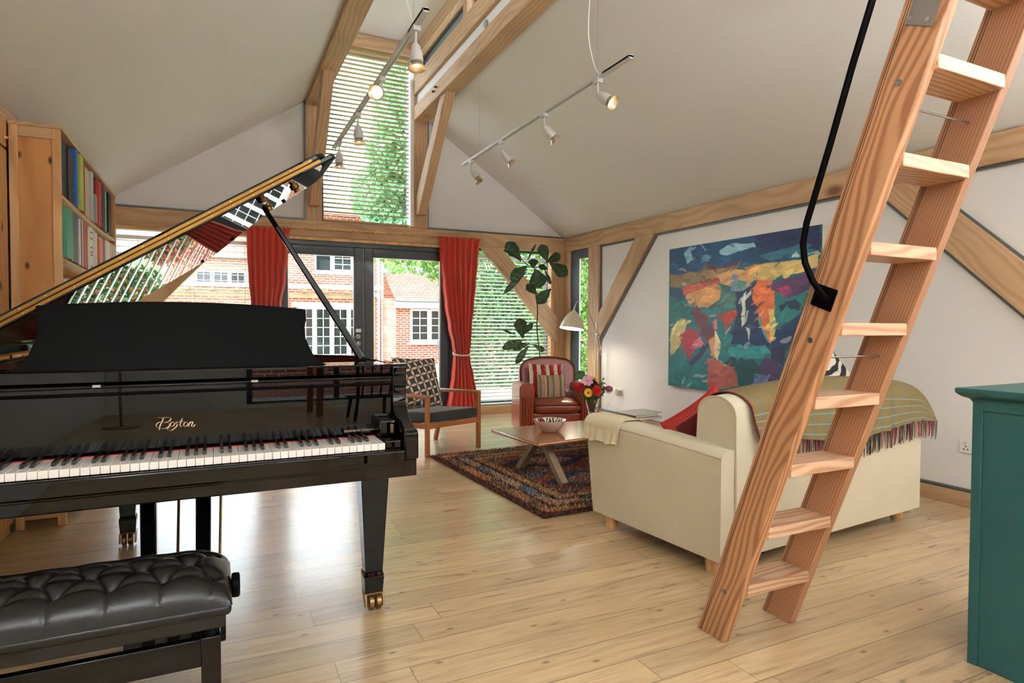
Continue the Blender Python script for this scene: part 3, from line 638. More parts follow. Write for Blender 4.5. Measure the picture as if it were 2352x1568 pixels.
for i, (x, y, r) in enumerate(((-2.0, 10.2, .62), (-.6, 10.6, .55), (.7, 11.2, .5))):
    t = thing('garden_shrub', ('leftmost', 'middle', 'rightmost')[i] + ' of the low russet-leaved shrubs outside the left window', 'shrub', (x, y, -.2))
    leaves('foliage', M['leafd'], t, [(x, y, r*.6, r), (x+.5*r, y, r*.9, r*.7)], 2600, .04, 40+i)
    leaves('russet_leaves', plain('russet_leaf', 'a8613f', .7), t, [(x, y, r*.7, r), (x-.4*r, y, r*.9, r*.7)], 1500, .04, 50+i)
# wall behind the shrubs
gw = thing('garden_wall', 'old brick garden wall behind the shrubs on the right', 'wall', (9, 17, -.3))
MB().box(6.0, 15, 17, 17.25, -.3, 2.3).build('brickwork', M['brickp'], gw, smooth=False)
MB().box(5.95, 15, 16.95, 17.3, 2.3, 2.4).build('coping', M['lead'], gw, smooth=False)
# ------------------------------------------------------------ grand piano
K = M['black']
pn = thing('grand_piano', 'glossy black grand piano with its lid propped open', 'piano', (-.09, 3.0, 0))
XFP[0] = True
outl = [(1.54, 2.46), (1.54, 3.0), (1.515, 3.12), (1.45, 3.22), (1.36, 3.31), (1.27, 3.44), (1.19, 3.6), (1.1, 3.8), (1.0, 3.95), (.86, 4.08), (.68, 4.16), (.45, 4.24), (.22, 4.23), (.08, 4.15), (0, 4.0), (0, 2.46)]
out3 = [(x-.86, y) for x, y in outl]
def inset(poly, d):
    r = []
    n = len(poly)
    for i, p in enumerate(poly):
        a = Vector(poly[max(i-1, 0)]); b = Vector(poly[min(i+1, n-1)]); t = (b-a).normalized(); nn = Vector((-t.y, t.x))
        r.append((p[0]+nn.x*d, p[1]+nn.y*d))
    return r
def ring(mb, o, i, z0, z1):
    n = len(o); vs = [(p[0], p[1], z) for z in (z0, z1) for p in o] + [(p[0], p[1], z) for z in (z0, z1) for p in i]
    fs = []
    for k in range(n-1):
        fs += [(k, k+1, n+k+1, n+k), (2*n+k+1, 2*n+k, 3*n+k, 3*n+k+1), (n+k, n+k+1, 3*n+k+1, 3*n+k), (k+1, k, 2*n+k, 2*n+k+1)]
    fs += [(0, n, 3*n, 2*n), (n-1, 3*n-1, 4*n-1, 2*n-1)]
    return mb.add(vs, fs)
ring(MB(), out3, inset(out3, .045), .60, .965).build('rim', K, pn, bevel=.004, angle=40)
ring(MB(), inset(out3, .045), inset(out3, .06), .86, .955).build('inner_rim', M['mahog'], pn, angle=40)
MB().prism(inset(out3, .06), .855, .865, 'z').build('iron_plate', M['gold'], pn, smooth=False)
MB().prism(inset(out3, .02), .585, .60, 'z').build('bottom_board', M['satin'], pn, smooth=False)
mb = MB()
for i in range(60):
    x = -.76 + i*.0225; y2 = 4.0 if x < -.1 else 4.0 - (x+.1)*1.35
    mb.box(x-.0007, x+.0007, 2.72, y2, .885, .8865)
mb.build('strings', M['brassd'], pn, smooth=False)
mb = MB()
for i in range(56): mb.box(-.78+i*.0235, -.766+i*.0235, 2.74, 2.80, .885, .93)
mb.build('dampers', M['matt_black'], pn, smooth=False)
MB().box(-.81, .62, 2.60, 2.71, .87, .90).build('pin_block', M['gold'], pn, bevel=.003)
t_ = MB()
for i in range(70): t_.lathe([(.004, 0), (.004, .03), (0, .03)], (-.77+i*.0197, 2.63+.03*(i % 2), .90), 6)
t_.build('tuning_pins', M['steel'], pn, smooth=False)
MB().prism([(.50, .955), (.53, .955), (.515, .915)], 0, .004, 'y').xf(Matrix.Translation((-.32, 3.42, -.005))).build('lid_lock_plate', M['brassd'], pn, smooth=False)
# cheeks
prof = [(2.52, .965), (2.395, .965), (2.388, .955), (2.388, .905), (2.393, .86), (2.388, .815), (2.365, .775), (2.325, .748), (2.27, .732), (2.235, .725), (2.224, .715), (2.222, .62), (2.24, .613), (2.252, .61), (2.252, .56), (2.52, .56)]
for x0, x1 in ((.625, .682), (-.862, -.805)): MB().prism(prof, x0, x1, 'x').build('cheek', K, pn, bevel=.005, seg=3, angle=30)
XFP[0] = False
for x0, x1 in ((.506, .565), (-.775, -.72)):
    MB().box(x0, x1, 2.035, 2.20, .69, .731).build('key_block', K, pn, bevel=.006, seg=3)
MB().box(-.778, .568, 1.998, 2.017, .650, .702).build('key_slip', K, pn, bevel=.007, seg=4)
MB().box(-.778, .568, 2.02, 2.42, .64, .699).build('key_bed', K, pn, bevel=.004)
MB().box(-.782, .62, 2.045, 2.09, .60, .662).box(-.782, .62, 2.09, 2.35, .603, .645).build('front_rail', K, pn, bevel=.004)
MB().box(-.76, .53, 2.1755, 2.18, .71, .7275).build('felt_strip', M['redfelt'], pn, smooth=False)
fb = [(2.182, .737), (2.186, .733), (2.25, .733), (2.25, .945), (2.19, .945), (2.172, .93), (2.1705, .915)]
MB().prism(fb, -.776, .566, 'x').build('fallboard', K, pn, bevel=.003, angle=30)
MB().box(-.776, .566, 2.168, 2.20, .905, .916).build('fallboard_moulding', M['satin'], pn, bevel=.003)
MB().box(-.776, .566, 2.158, 2.25, .928, .938).box(-.776, .566, 2.172, 2.25, .943, .979).build('front_shelf', K, pn, bevel=.004)
for x in (-.33, .10): MB().box(x, x+.020, 2.154, 2.161, .933, .940).build('shelf_hinge', M['steel'], pn, smooth=False)
MB().box(-.776, .566, 2.25, 2.37, .947, .979).build('desk_shelf', K, pn, bevel=.004)
MB().box(.505, .567, 2.115, 2.185, .73, .79).build('fallboard_block', K, pn, bevel=.010, seg=3)
MB().box(.545, .558, 2.111, 2.116, .742, .772).build('lock_plate', M['brassd'], pn, bevel=.002)
# keys
wk = .0235; xe = .5045
for i in range(52):
    x1 = xe - i*wk
    if i == 0: wk0 = MB().box(x1-wk+.0006, x1-.0006, 2.021, 2.178, .7035, .7255).build('white_key', M['ivory'], pn, bevel=.0012, seg=2)
    else:
        c = wk0.copy(); C.objects.link(c); c.parent = pn; c.location.x = -i*wk
bk0 = None
names = 'CBAGFED'
for i in range(51):
    lo = names[(i+1) % 7]; hi = names[i % 7]
    if (lo, hi) in (('B', 'C'), ('E', 'F')): continue
    x = xe - (i+1)*wk
    if bk0 is None:
        bx = x
        bk0 = MB().hexa([(x-.0055, 2.071, .722), (x+.0055, 2.071, .722), (x+.0055, 2.178, .722), (x-.0055, 2.178, .722)], [(x-.0045, 2.080, .7370), (x+.0045, 2.080, .7370), (x+.0045, 2.178, .7385), (x-.0045, 2.178, .7385)]).build('black_key', M['ebony'], pn, bevel=.0015, seg=2)
    else:
        c = bk0.copy(); C.objects.link(c); c.parent = pn; c.location.x = x - bx
XFP[0] = True
# music desk
half = [(.43, 1.184), (.43, 1.138), (.424, 1.12), (.423, 1.095), (.426, 1.068), (.445, 1.016), (.47, .982), (.50, .966), (.512, .962), (.512, .945)]
cx = -.113
top = [(cx + .43*t, 1.184 + .021*(1-t*t)) for t in (.75, .5, .25, 0, -.25, -.5, -.75)]
poly = [(cx+a, b) for a, b in half[::-1]] + top + [(cx-a, b) for a, b in half]
dk = MB().prism(poly, 0, .016, 'y'); dk.xf(Matrix.Translation((0, 2.475, 0)) @ Matrix.Translation((0, 0, .95)) @ Matrix.Rotation(rad(-14), 4, 'X') @ Matrix.Scale(1.02, 4, (0,0,1)) @ Matrix.Translation((0, 0, -.95)))
dk.build('music_desk', M['satin'], pn, bevel=.003, angle=25)
# lid
al = rad(32.77)
lidm = Matrix.Translation((-.86, 0, .975)) @ Matrix.Rotation(-al, 4, 'Y')
lo = [(-.005, 2.655), (1.555, 2.655), (1.572, 2.68), (1.572, 3.0), (1.55, 3.12), (1.465, 3.20), (1.40, 3.255), (1.30, 3.34), (1.22, 3.52), (1.13, 3.74), (1.03, 3.97), (.87, 4.11), (.68, 4.19), (.45, 4.27), (.2, 4.26), (.06, 4.18), (-.01, 4.0)]
MB().prism(lo, 0, .021, 'z').xf(lidm).build('lid', K, pn, bevel=.004, seg=3, angle=30)
fl = [(0, 2.655), (1.50, 2.655), (1.535, 2.69), (1.535, 3.03), (0, 3.03)]
MB().prism(fl, .024, .045, 'z').xf(lidm).build('lid_front_flap', K, pn, bevel=.004, seg=3, angle=30)
for z0, z1, L, nm in ((.0075, .0205, 1.50, 'hinge_leaf'), (.0245, .0365, 1.47, 'hinge_leaf')):
    hl = MB().box(.0, L, 2.650, 2.6555, z0, z1).xf(lidm).build(nm, M['brass'], pn, bevel=.0008)
    sm = MB()
    for i in range(17): sm.lathe([(.0032, 0), (.0032, .0012), (0, .0014)], (.05+i*.088, 2.650, (z0+z1)/2), 8, (0, -1, 0))
    for v in (sm,): v.xf(lidm)
    sm.build('hinge_screws', M['brassd'], hl, smooth=False)
MB().tube([(.0, 2.6505, .0225), (1.5, 2.6505, .0225)], .0022, 6).xf(lidm).build('hinge_pin', M['brass'], pn)
# prop stick and its fittings
pt = Vector((.19, 2.93, 1.640)); pb = Vector((.592, 2.79, .965))
MB().bar(pb, pt, .032, .022, up=(0,1,0), w1=.02, h1=.018).build('prop_stick', K, pn, bevel=.005, seg=3)
MB().lathe([(0, 0), (.022, 0), (.022, .012), (.014, .016), (.014, .03), (.019, .034), (0, .036)], pt + Vector((.012, 0, .012)), 16, (.5, 0, -.8)).build('prop_socket', M['brass'], pn)
MB().bar((.60, 2.78, .965), (.60, 2.84, .965), .04, .012).build('prop_hinge_plate', M['satin'], pn, bevel=.002)
ps = MB().lathe([(0, 0), (.02, 0), (.02, -.01), (.012, -.014), (.012, -.026), (0, -.028)], (1.40, 2.9, 0), 14).xf(lidm).build('short_prop_socket', M['brass'], pn)
for x, y in ((1.52, 2.72), (1.38, 3.2), (1.12, 3.66), (.94, 3.98)): MB().lathe([(0, 0), (.009, 0), (.009, -.008), (0, -.008)], (x, y, 0), 8).xf(lidm).build('lid_bumper', M['matt_black'], pn)
# legs
XFP[0] = False
def leg(x, y, s=1):
    mb = MB()
    def fr(z0, w0, z1, w1):
        mb.hexa([(x-w0/2, y-w0/2, z0), (x+w0/2, y-w0/2, z0), (x+w0/2, y+w0/2, z0), (x-w0/2, y+w0/2, z0)], [(x-w1/2, y-w1/2, z1), (x+w1/2, y-w1/2, z1), (x+w1/2, y+w1/2, z1), (x-w1/2, y+w1/2, z1)])
    fr(.52, .135, .61, .135); fr(.145, .068, .52, .108); fr(.128, .078, .145, .068); fr(.06, .068, .128, .078)
    l = mb.build('leg', K, pn, bevel=.003)
    c = MB()
    c.box(x-.034, x+.034, y-.034, y+.034, .052, .066)
    for sx in (-1, 1): c.hexa([(x+sx*.034-.004, y-.05, .012), (x+sx*.034+.004, y-.05, .012), (x+sx*.034+.004, y-.022, .008), (x+sx*.034-.004, y-.022, .008)], [(x+sx*.034-.004, y-.034, .062), (x+sx*.034+.004, y-.034, .062), (x+sx*.034+.004, y+.03, .062), (x+sx*.034-.004, y+.03, .062)])
    cs = c.build('caster_yoke', M['brassd'], l, bevel=.002)
    for sx in (-1, 1): MB().lathe([(0, 0), (.024, 0), (.029, .004), (.029, .020), (.024, .024), (0, .024)], (x+(-.026 if sx < 0 else .002), y-.034, .0295), 20, (1, 0, 0)).build('caster_wheel', M['brassd'], l)
leg(.553, 2.43); leg(-.70, 2.43); leg(-.415, 3.66)
# lyre and pedals
MB().box(-.305, .041, 2.19, 2.40, .565, .61).build('lyre_block', K, pn, bevel=.004)
for x in (-.222, -.048): MB().bar((x*.91, 2.28, .58), (x*.88-.006, 2.28, .14), .046, .06, up=(0,1,0), w1=.044).build('lyre_post', K, pn, bevel=.004)
MB().box(-.27, .02, 2.21, 2.37, .075, .14).build('pedal_box', K, pn, bevel=.006)
for x in (-.205, -.135, -.065): MB().box(x-.018, x+.018, 2.12, 2.21, .092, .104).build('pedal', M['brass'], pn, bevel=.005, seg=3)
for x in (-.13, .012): MB().tube([(x*.91, 2.35, .61), (x*.91-.012, 2.35, .12)], .0045, 8).build('pedal_rod', M['brassd'], pn)
# lettering on the fallboard: strokes in the xz plane
def fbp(cx_, cz_): # crop pixel of lettering to fallboard plane
    return (-.1174 + (cx_-1760)*.000275, .8115 - (cz_-655)*.000315 - (cx_-1760)*.0000178)
yb = 2.3565
def fy(z): return 2.182 - (z-.737)*(.0115/.178) - .0010
strokes = [[(1572,600),(1620,602),(1668,598),(1700,600),(1712,612),(1700,632),(1672,645),(1640,650)],
 [(1640,650),(1672,652),(1696,664),(1694,684),(1668,702),(1630,711),(1592,707),(1570,690),(1570,668),(1588,650),(1612,640)],
 [(1640,602),(1625,640),(1605,680),(1595,725)],
 [(1735,640),(1712,655),(1705,675),(1715,688),(1738,680),(1748,660),(1735,640)],
 [(1790,642),(1768,645),(1762,658),(1775,672),(1765,690),(1740,712),(1710,730),(1682,722),(1678,705),(1700,695)],
 [(1828,605),(1812,640),(1803,672),(1808,690),(1825,685)],[(1790,640),(1850,636)],
 [(1868,642),(1846,655),(1840,675),(1848,690),(1870,682),(1882,660),(1868,642)],
 [(1905,640),(1893,670),(1885,692)],[(1893,668),(1915,645),(1932,640),(1930,655),(1918,680),(1924,692),(1940,688),(1956,668)]]
def smooth_path(p, k=5):
    r = []
    for i in range(len(p)-1):
        p0 = p[max(i-1, 0)]; p1 = p[i]; p2 = p[i+1]; p3 = p[min(i+2, len(p)-1)]
        for j in range(k):
            t = j/k; r.append(tuple(.5*((2*p1[a])+(-p0[a]+p2[a])*t+(2*p0[a]-5*p1[a]+4*p2[a]-p3[a])*t*t+(-p0[a]+3*p1[a]-3*p2[a]+p3[a])*t**3) for a in (0, 1)))
    r.append(p[-1]); return r
mb = MB()
for s in strokes:
    q = smooth_path(s); pts = [fbp(*a) for a in q]; vs = []
    for i, (x, z) in enumerate(pts):
        a = pts[max(i-1, 0)]; b = pts[min(i+1, len(pts)-1)]; tx, tz = b[0]-a[0], b[1]-a[1]; L = math.hypot(tx, tz) or 1
        ang = math.atan2(tz, tx); w = .0005 + .0014*abs(math.sin(ang+.6)); w *= min(1, .4+i*.25, .4+(len(pts)-1-i)*.25)
        nx, nz = .85, -.35
        vs += [(x-nx*w, fy(z), z-nz*w), (x+nx*w, fy(z), z+nz*w)]
    mb.add(vs, [(2*i, 2*i+1, 2*i+3, 2*i+2) for i in range(len(pts)-1)])
mb.build('maker_lettering', M['lettergold'], pn, smooth=False, solid=.0006)
text_mesh('DESIGNED BY STEINWAY & SONS', .0098, M['lettergold'], 'small_lettering', pn, (.3986, fy(.745)-.0004, .7445), (PI/2, 0, 0), spacing=.92)

# ------------------------------------------------------------ piano bench
bn = thing('piano_bench', 'black piano bench with button-tufted leather seat', 'bench', (-.27, 1.81, 0))
bx0, bx1, by0, by1 = -.66, .03, 1.655, 1.96; zt = .505
nx_, ny_ = 120, 66
btn = []
for r in range(3):
    yv = by0 + (by1-by0)*(.24+.26*r)
    for c in range(6 if r % 2 == 0 else 6):
        btn.append((bx0 + (bx1-bx0)*((c+.9)/6.3 if r % 2 == 0 else (c+.4)/6.3), yv))
def seat(u, v):
    x = bx0 + (bx1-bx0)*u; y = by0 + (by1-by0)*v
    e = min(1, (1-abs(2*u-1)**7)**.5 if abs(2*u-1) < 1 else 0) * min(1, (1-abs(2*v-1)**4)**.5 if abs(2*v-1) < 1 else 0)
    z = .425 + (zt-.425)*e
    dd = sorted(((x-a)**2 + ((y-b)*1.05)**2, a, b) for a, b in btn)[:2]
    d0 = math.sqrt(dd[0][0]); d1 = math.sqrt(dd[1][0])
    z -= .030*math.exp(-(d0/.018)**1.3)*e
    # creases between neighbouring buttons
    (q0, a0, b0), (q1, a1, b1) = dd[0], dd[1]
    L2 = (a1-a0)**2+(b1-b0)**2
    if L2 > 1e-6:
        tt = max(0, min(1, ((x-a0)*(a1-a0)+(y-b0)*(b1-b0))/L2)); dx = x-a0-tt*(a1-a0); dy = y-b0-tt*(b1-b0)
        z -= .013*math.exp(-math.sqrt(dx*dx+dy*dy)/.008)*e*(1 if L2 < .016 else 0)
    fr = v < .24
    for a, b in btn:   # pleats running over the front edge
        if abs(b-(by0+(by1-by0)*.24)) < .001 and y < b:
            z -= .008*math.exp(-abs(x-(a-(b-y)*.15))/.004)*min(1, e+.4)
    bulge = .010*math.sin(PI*min(1, max(0, (z-.425)/(zt-.425))))
    if v < .02: y -= 0
    return (x, y, z)
sm = MB().grid(seat, nx_, ny_)
so = sm.build('tufted_seat', M['leatherb'], bn, smooth=True, angle=180, sub=1)
MB().box(bx0+.002, bx1-.002, by0+.002, by1-.002, .398, .428).build('seat_edge', M['leatherb'], bn, bevel=.012, seg=4)
mb = MB()
for a, b in btn: mb.ball((a, b, zt-.030), .007, 8, (1, 1, .5))
mb.build('tuft_buttons', M['leatherb'], bn)
MB().box(bx0+.015, bx1-.015, by0+.012, by1-.012, .368, .402).build('seat_rail', M['leatherb'], bn, bevel=.003)
for x in (bx0+.04, bx1-.049):
    for y in (by0+.03, by1-.03): MB().box(x-.022, x+.022, y-.022, y+.022, 0, .352).build('leg', K, bn, bevel=.003); MB().lathe([(0, 0), (.016, 0), (.012, .012), (.008, .02), (0, .02)], (x, y, .352), 12).build('leg_cap', M['satin'], bn)
MB().box(bx0+.05, bx1-.06, by0+.02, by0+.042, .275, .345).build('apron', K, bn, bevel=.003)
MB().box(bx0+.05, bx1-.06, by1-.042, by1-.02, .275, .345).build('apron', K, bn, bevel=.003)
for x in (bx0+.03, bx1-.06): MB().box(x, x+.02, by0+.05, by1-.05, .275, .345).build('apron', K, bn, bevel=.003)
MB().bar((-.16, 1.80, .35), (-.08, 1.80, .372), .02, .012).bar((-.10, 1.80, .345), (-.04, 1.80, .372), .02, .012).box(-.2, -.02, 1.79, 1.81, .345, .357).build('lift_mechanism', M['matt_black'], bn, bevel=.001)
MB().lathe([(0, 0), (.012, 0), (.012, .014), (.03, .016), (.032, .02), (.032, .032), (.028, .036), (0, .036)], (bx1-.015, 1.80, .418), 24, (1, 0, 0)).build('height_knob', M['satin'], bn)
# ------------------------------------------------------------ sofa
sf = thing('sofa', 'cream two-seat sofa seen from behind, on short round wooden feet', 'sofa', (2.0, 2.02, 0), .0873)
W = 1.68
def soft(x0, x1, y0, y1, z0, z1, r, name, mat, par, seg=5, **k):
    return MB().box(x0, x1, y0, y1, z0, z1).build(name, mat, par, bevel=r, seg=seg, local=True, **k)
MB().grid(lambda u, v: (0, 0, 0), 2, 2)
def backtop(u): return .795 + .05*math.sin(PI*min(1, max(0, u)))
def backf(u, v):
    # u around the section (front bottom -> over top -> rear bottom), v along the width
    x = .085 + (W-.17)*v; zt_ = backtop(v); r = .075
    if u < .3: t = u/.3; y, z = .235 - .02*t, .30 + (zt_-r-.30)*t
    elif u < .6: t = (u-.3)/.3*PI; y, z = .1075 + .1075*math.cos(t), zt_-r + r*math.sin(t)
    else: t = (u-.6)/.4; y, z = .0 + .0*t - .012*math.sin(PI*t), (zt_-r)*(1-t) + .07*t
    return (x, y, z)
mb = MB().grid(backf, 30, 24)
for v in (0, 1): mb.add([backf(i/29, v) for i in range(30)] + [(.085 + (W-.17)*v, .1, .07)], [tuple(range(31))] if v else [tuple(range(31))[::-1]])
mb.build('backrest', M['sofa'], sf, local=True, bevel=.012, seg=3)
def armx(v, side):
    return -.0 - .035*v
def armf(u, v, off=0, z0=.07, zi=.33):
    xo = -.005 - .045*v - off; wd = .165 + .02*v + 2*off; r = .05 + off; zt_ = .565 + .05*math.sin(v*PI*.5) + off
    y = -.0 + .90*v
    bow = .012*math.sin(PI*v)
    if u < .42: t = u/.42; x, z = xo - bow*t + .05*(1-t)*v, z0 + (zt_-r-z0)*t
    elif u < .62: t = (u-.42)/.2*PI/2; x, z = xo - bow + r - r*math.cos(t), zt_-r + r*math.sin(t)
    elif u < .8: t = (u-.62)/.18*PI/2; x, z = xo - bow + wd - r + r*math.sin(t) if t > .01 else xo - bow + r + (wd-2*r)*0, zt_-r + r*math.cos(t)
    else: t = (u-.8)/.2; x, z = xo - bow + wd, (zt_-r)*(1-t) + zi*t
    return (x, y, z)
for side in (0, 1):
    mb = MB().grid(armf, 40, 20)
    for v in (0, 1):
        pts = [armf(i/39, v) for i in range(40)] + [(armf(1, v)[0], .9*v, .07)]
        mb.add(pts, [tuple(range(41))[::-1] if v == 0 else tuple(range(41))])
    if side: mb.v = [(W - p[0], p[1], p[2]) for p in mb.v]; mb.f = [f[::-1] for f in mb.f]
    mb.build('armrest', M['sofa'], sf, local=True, bevel=.012, seg=3)
    pp = MB().tube([armf(.47, i/16, .001) for i in range(17)], .0042, 6).tube([armf(i/24*.62, 1, .0) for i in range(25)], .0042, 6)
    if side: pp.v = [(W - p[0], p[1], p[2]) for p in pp.v]
    pp.build('piping', M['sofap'], sf, local=True)
pp = MB().tube([backf(i/30*.62, 0) for i in range(31)], .0045, 6).tube([(.085, -.004, z) for z in (.12, .3, .5, .72)], .003, 6)
pp.build('piping', M['sofap'], sf, local=True)
soft(.05, W-.05, .05, .86, .07, .34, .03, 'base', M['sofa'], sf)
soft(.16, W/2-.003, .22, .87, .32, .46, .045, 'seat_cushion', M['sofa'], sf)
soft(W/2+.003, W-.16, .22, .87, .32, .46, .045, 'seat_cushion', M['sofa'], sf)
for x in (.05, W-.07):
    for y in (.09, .80): MB().lathe([(0, 0), (.032, 0), (.035, .085), (0, .085)], (x, y, 0), 18).build('leg', M['pinerail'], sf, local=True)
# throw over the back
th_ = thing('wool_throw', 'olive checked wool throw with fringe, draped over the sofa back', 'blanket', (2.0, 2.02, 0), .0873)
def drape(u, v):
    x0, x1 = .15 + .05*u, 1.77 + .02*math.sin(u*5); x = x0 + (x1-x0)*v
    vv = min(1, max(0, (x-.085)/(W-.17))); zt_ = backtop(vv) + .008; r = .083
    wv = .010*math.sin(x*19) + .006*math.sin(x*43+1)
    over = max(0, x-(W-.10)); zt_ -= over*over*3.0
    if u < .25: t = u/.25; y, z = .255 + wv*(1-t), .52 + (zt_-r-.52)*t
    elif u < .5: t = (u-.25)/.25*PI; y, z = .115 + .140*math.cos(t)*.98, zt_-r + r*math.sin(t)
    else: t = (u-.5)/.5; zb = .585 - .02*vv + .03*math.sin(x*4+1) - over*.15; y, z = -.022 - abs(wv)*1.3*t - .012*t, (zt_-r)*(1-t) + zb*t
    return (x, y, z)
nu, nv = 90, 240
mb = MB().grid(drape, nu, nv)
cols = []
base = np.array(srgb('70603c')[:3]); blue = np.array(srgb('6f9496')[:3]); dk_ = np.array(srgb('4c6462')[:3])
for j in range(nv):
    for i in range(nu):
        u, v = i/(nu-1), j/(nv-1); s = u*.95; x = v*1.65
        c = base*(1 + .10*noise2(u*60, v*150)); 
        if abs((s % .118) - .059) < .0032: c = blue
        elif abs((x % .125) - .06) < .0036: c = dk_
        cols.append(c)
mb.build('cloth', M['vc'], th_, local=True, cols=cols, solid=.005)
fr = MB(); fc = []
pal = [srgb(c)[:3] for c in ('6a1c26', '26302a', '8f8670', '3c4430', '181614', '6a5f44', '7a2430')]
for k in range(210):
    v = (k+.5)/210; a = Vector(drape(1, v)); L = .085 + .02*random.random(); n0 = len(fr.v)
    d1 = (random.random()-.5)*.012
    fr.tube([a, a+Vector((d1, -.002, -L*.5)), a+Vector((d1*1.6+(random.random()-.5)*.008, .0, -L))], [.0028, .0022, .0014], 4)
    fc += [pal[int(random.random()*7)]]*(len(fr.v)-n0)
fr.build('fringe', M['vc'], th_, local=True, cols=fc)
mw_ = plain('maroon_wool', '6b2226', .9)
for s_ in (0, 1): MB().tube([drape(i/40, s_) for i in range(41)], .0035, 5).build('blanket_stitch', mw_, th_, local=True)
# linen arm cover
ac = thing('armrest_cover', 'gathered beige linen cover on the front end of the sofa arm', 'cover', (2.0, 2.02, 0), .0873)
def cov(u, v):
    vv = .70 + .315*v
    if u < .45:
        t = u/.45; p = armf(.42, vv, .009); q = armf(.42*.72, vv, .012); f = .008*math.sin(v*34 + 2*math.sin(v*7))*(1-t)
        return (p[0] - .014*(1-t) + f, p[1] + .004*math.sin(u*20)*(1-t), (.492 + .006*math.sin(v*15))*(1-t) + p[2]*t)
    if u < .85: return armf(.42 + .38*(u-.45)/.40, vv, .009)
    t = (u-.85)/.15; p = armf(.80, vv, .009); return (p[0], p[1], p[2]*(1-t) + .47*t)
mb = MB().grid(cov, 60, 70)
arc_ = [cov(.45 + .40*i/29, 1) for i in range(30)]; cl = []
for j in range(8):
    for i in range(30):
        p = arc_[i]; t = j/7; cl.append((p[0] + .004*math.sin(i*1.9)*t, p[1] + .003 + .005*t*math.sin(i*1.7), p[2]*(1-t) + (.50 + .004*math.sin(i*.8))*t))
mb.add(cl, [(j*30+i, j*30+i+1, (j+1)*30+i+1, (j+1)*30+i) for j in range(7) for i in range(29)])
mb.build('cloth', M['linen'], ac, local=True, solid=.003)
def cushion(name, label, cat, loc, rot, w, h, t, colf=None, mat=None, n=60, seed=0, pinch=.07, group=None, parts=None):
    o = thing(name, label, cat, loc, 0, group); o.rotation_euler = rot
    mb, uv = pillow(w, h, t, n, pinch=pinch, seed=seed)
    if colf: co = [colf(*q) for q in uv]; mb.build('cover', M['vc'], o, local=True, cols=co, angle=60)
    else: mb.build('cover', mat, o, local=True, angle=60)
    return o
def mix(a, b, t): return tuple(a[i]*(1-t)+b[i]*t for i in range(3))
R1, R2, R3 = srgb('4e0c0a')[:3], srgb('8a1c14')[:3], srgb('b0483a')[:3]
def redc(u, v, s):
    e = max(abs(u-.5), abs(v-.5))*2
    if .80 < e < .93: return mix(R2, R3, .6 if (int(u*60)+int(v*60)) % 3 == 0 else 0)
    if .77 < e < .80: return mix(R3, R2, .3)
    return R1 if e < .77 else R2
sr = Matrix.Rotation(.0873, 4, 'Z')
def sl(x, y, z): p = sr @ Vector((x, y, z)); return (p.x+2.0, p.y+2.02, z)
cushion('scatter_cushion', 'crimson patterned cushion leaning in the near corner of the sofa', 'cushion', (2.31, 2.43, .525), (rad(-15), rad(-24.5), rad(4)), .44, .44, .13, redc, n=70)
def zeb(u, v, s):
    q = math.sin((u*34) + 5*math.sin(v*4+1) + 2*noise2(u*5, v*5, 2))
    return (.012, .012, .012) if q > -.15 else srgb('d8d0c0')[:3]
cushion('scatter_cushion', 'black and cream striped cushion peeping over the sofa back', 'cushion', sl(1.41, .34, .70), (rad(-12), rad(38), rad(4)), .46, .46, .13, zeb, n=110)

# ------------------------------------------------------------ rug
rw, rh = 2.55, 1.86; rx, ry = 1.70, 3.10
rg = thing('shaggy_rug', 'dark red and blue shaggy patterned rug under the coffee table', 'rug', (rx, ry, 0), rad(2.2))
rc = [np.array(srgb(c)[:3]) for c in ('744038', '46566a', '64483c', 'b07450', 'a89c8c', '8a4844', 'b09274', '42322c')]
def rugcol(x, y):
    e = min(x, y, rw-x, rh-y); n1 = (np.sin(x*9+2*np.sin(y*7))+np.sin(y*11+2*np.sin(x*6+1)))/2
    r = rng.random()
    if e < .045: return rc[2]*.6 if r < .7 else rc[0]
    if e < .13: return rc[3] if n1+r > .9 else (rc[6] if r < .4 else rc[2])
    if e < .15: return rc[7]
    if e < .24: return rc[1]*1.2 if n1 > .2 and r < .7 else (rc[3] if r < .5 else rc[4])
    if e < .265: return rc[7]
    if e < .33: return rc[6] if r < .55 else rc[3]
    if e < .36: return rc[7] if r < .6 else rc[6]
    d = abs(((x-rw/2)/.5) % 2 - 1) + abs(((y-rh/2)/.32) % 2 - 1)
    if d < .55: k = rc[5] if r < .6 else rc[4]
    elif d < .85: k = rc[1] if r < .65 else rc[7]
    elif d < 1.25: k = rc[0] if r < .6 else rc[3]
    else: k = rc[2] if r < .5 else (rc[1] if r < .75 else rc[4])
    return k*(1.15 if n1 > 0 else .85)
MB().box(.0, rw, .0, rh, .0, .008).build('backing', plain('rug_backing', '2a1a16', .95), rg, local=True, smooth=False)
nt_ = 95000
xs = rng.random(nt_)*(rw+.03)-.015; ys = rng.random(nt_)*(rh+.03)-.015
an = rng.random(nt_)*2*PI; ln = .008+.011*rng.random(nt_); wd = .0021; hh = .008+.010*rng.random(nt_)
V = np.zeros((nt_, 4, 3)); ca, sa = np.cos(an), np.sin(an); pa, pb_ = -sa, ca
for q, (s, f) in enumerate(((-1, 0), (1, 0), (.7, 1), (-.7, 1))):
    V[:, q, 0] = xs + pa*wd*s + ca*ln*f; V[:, q, 1] = ys + pb_*wd*s + sa*ln*f; V[:, q, 2] = .006 + hh*f
cc = np.array([rugcol(min(max(a, 0), rw), min(max(b, 0), rh)) for a, b in zip(xs, ys)]) * (.75+.85*rng.random(nt_))[:, None]
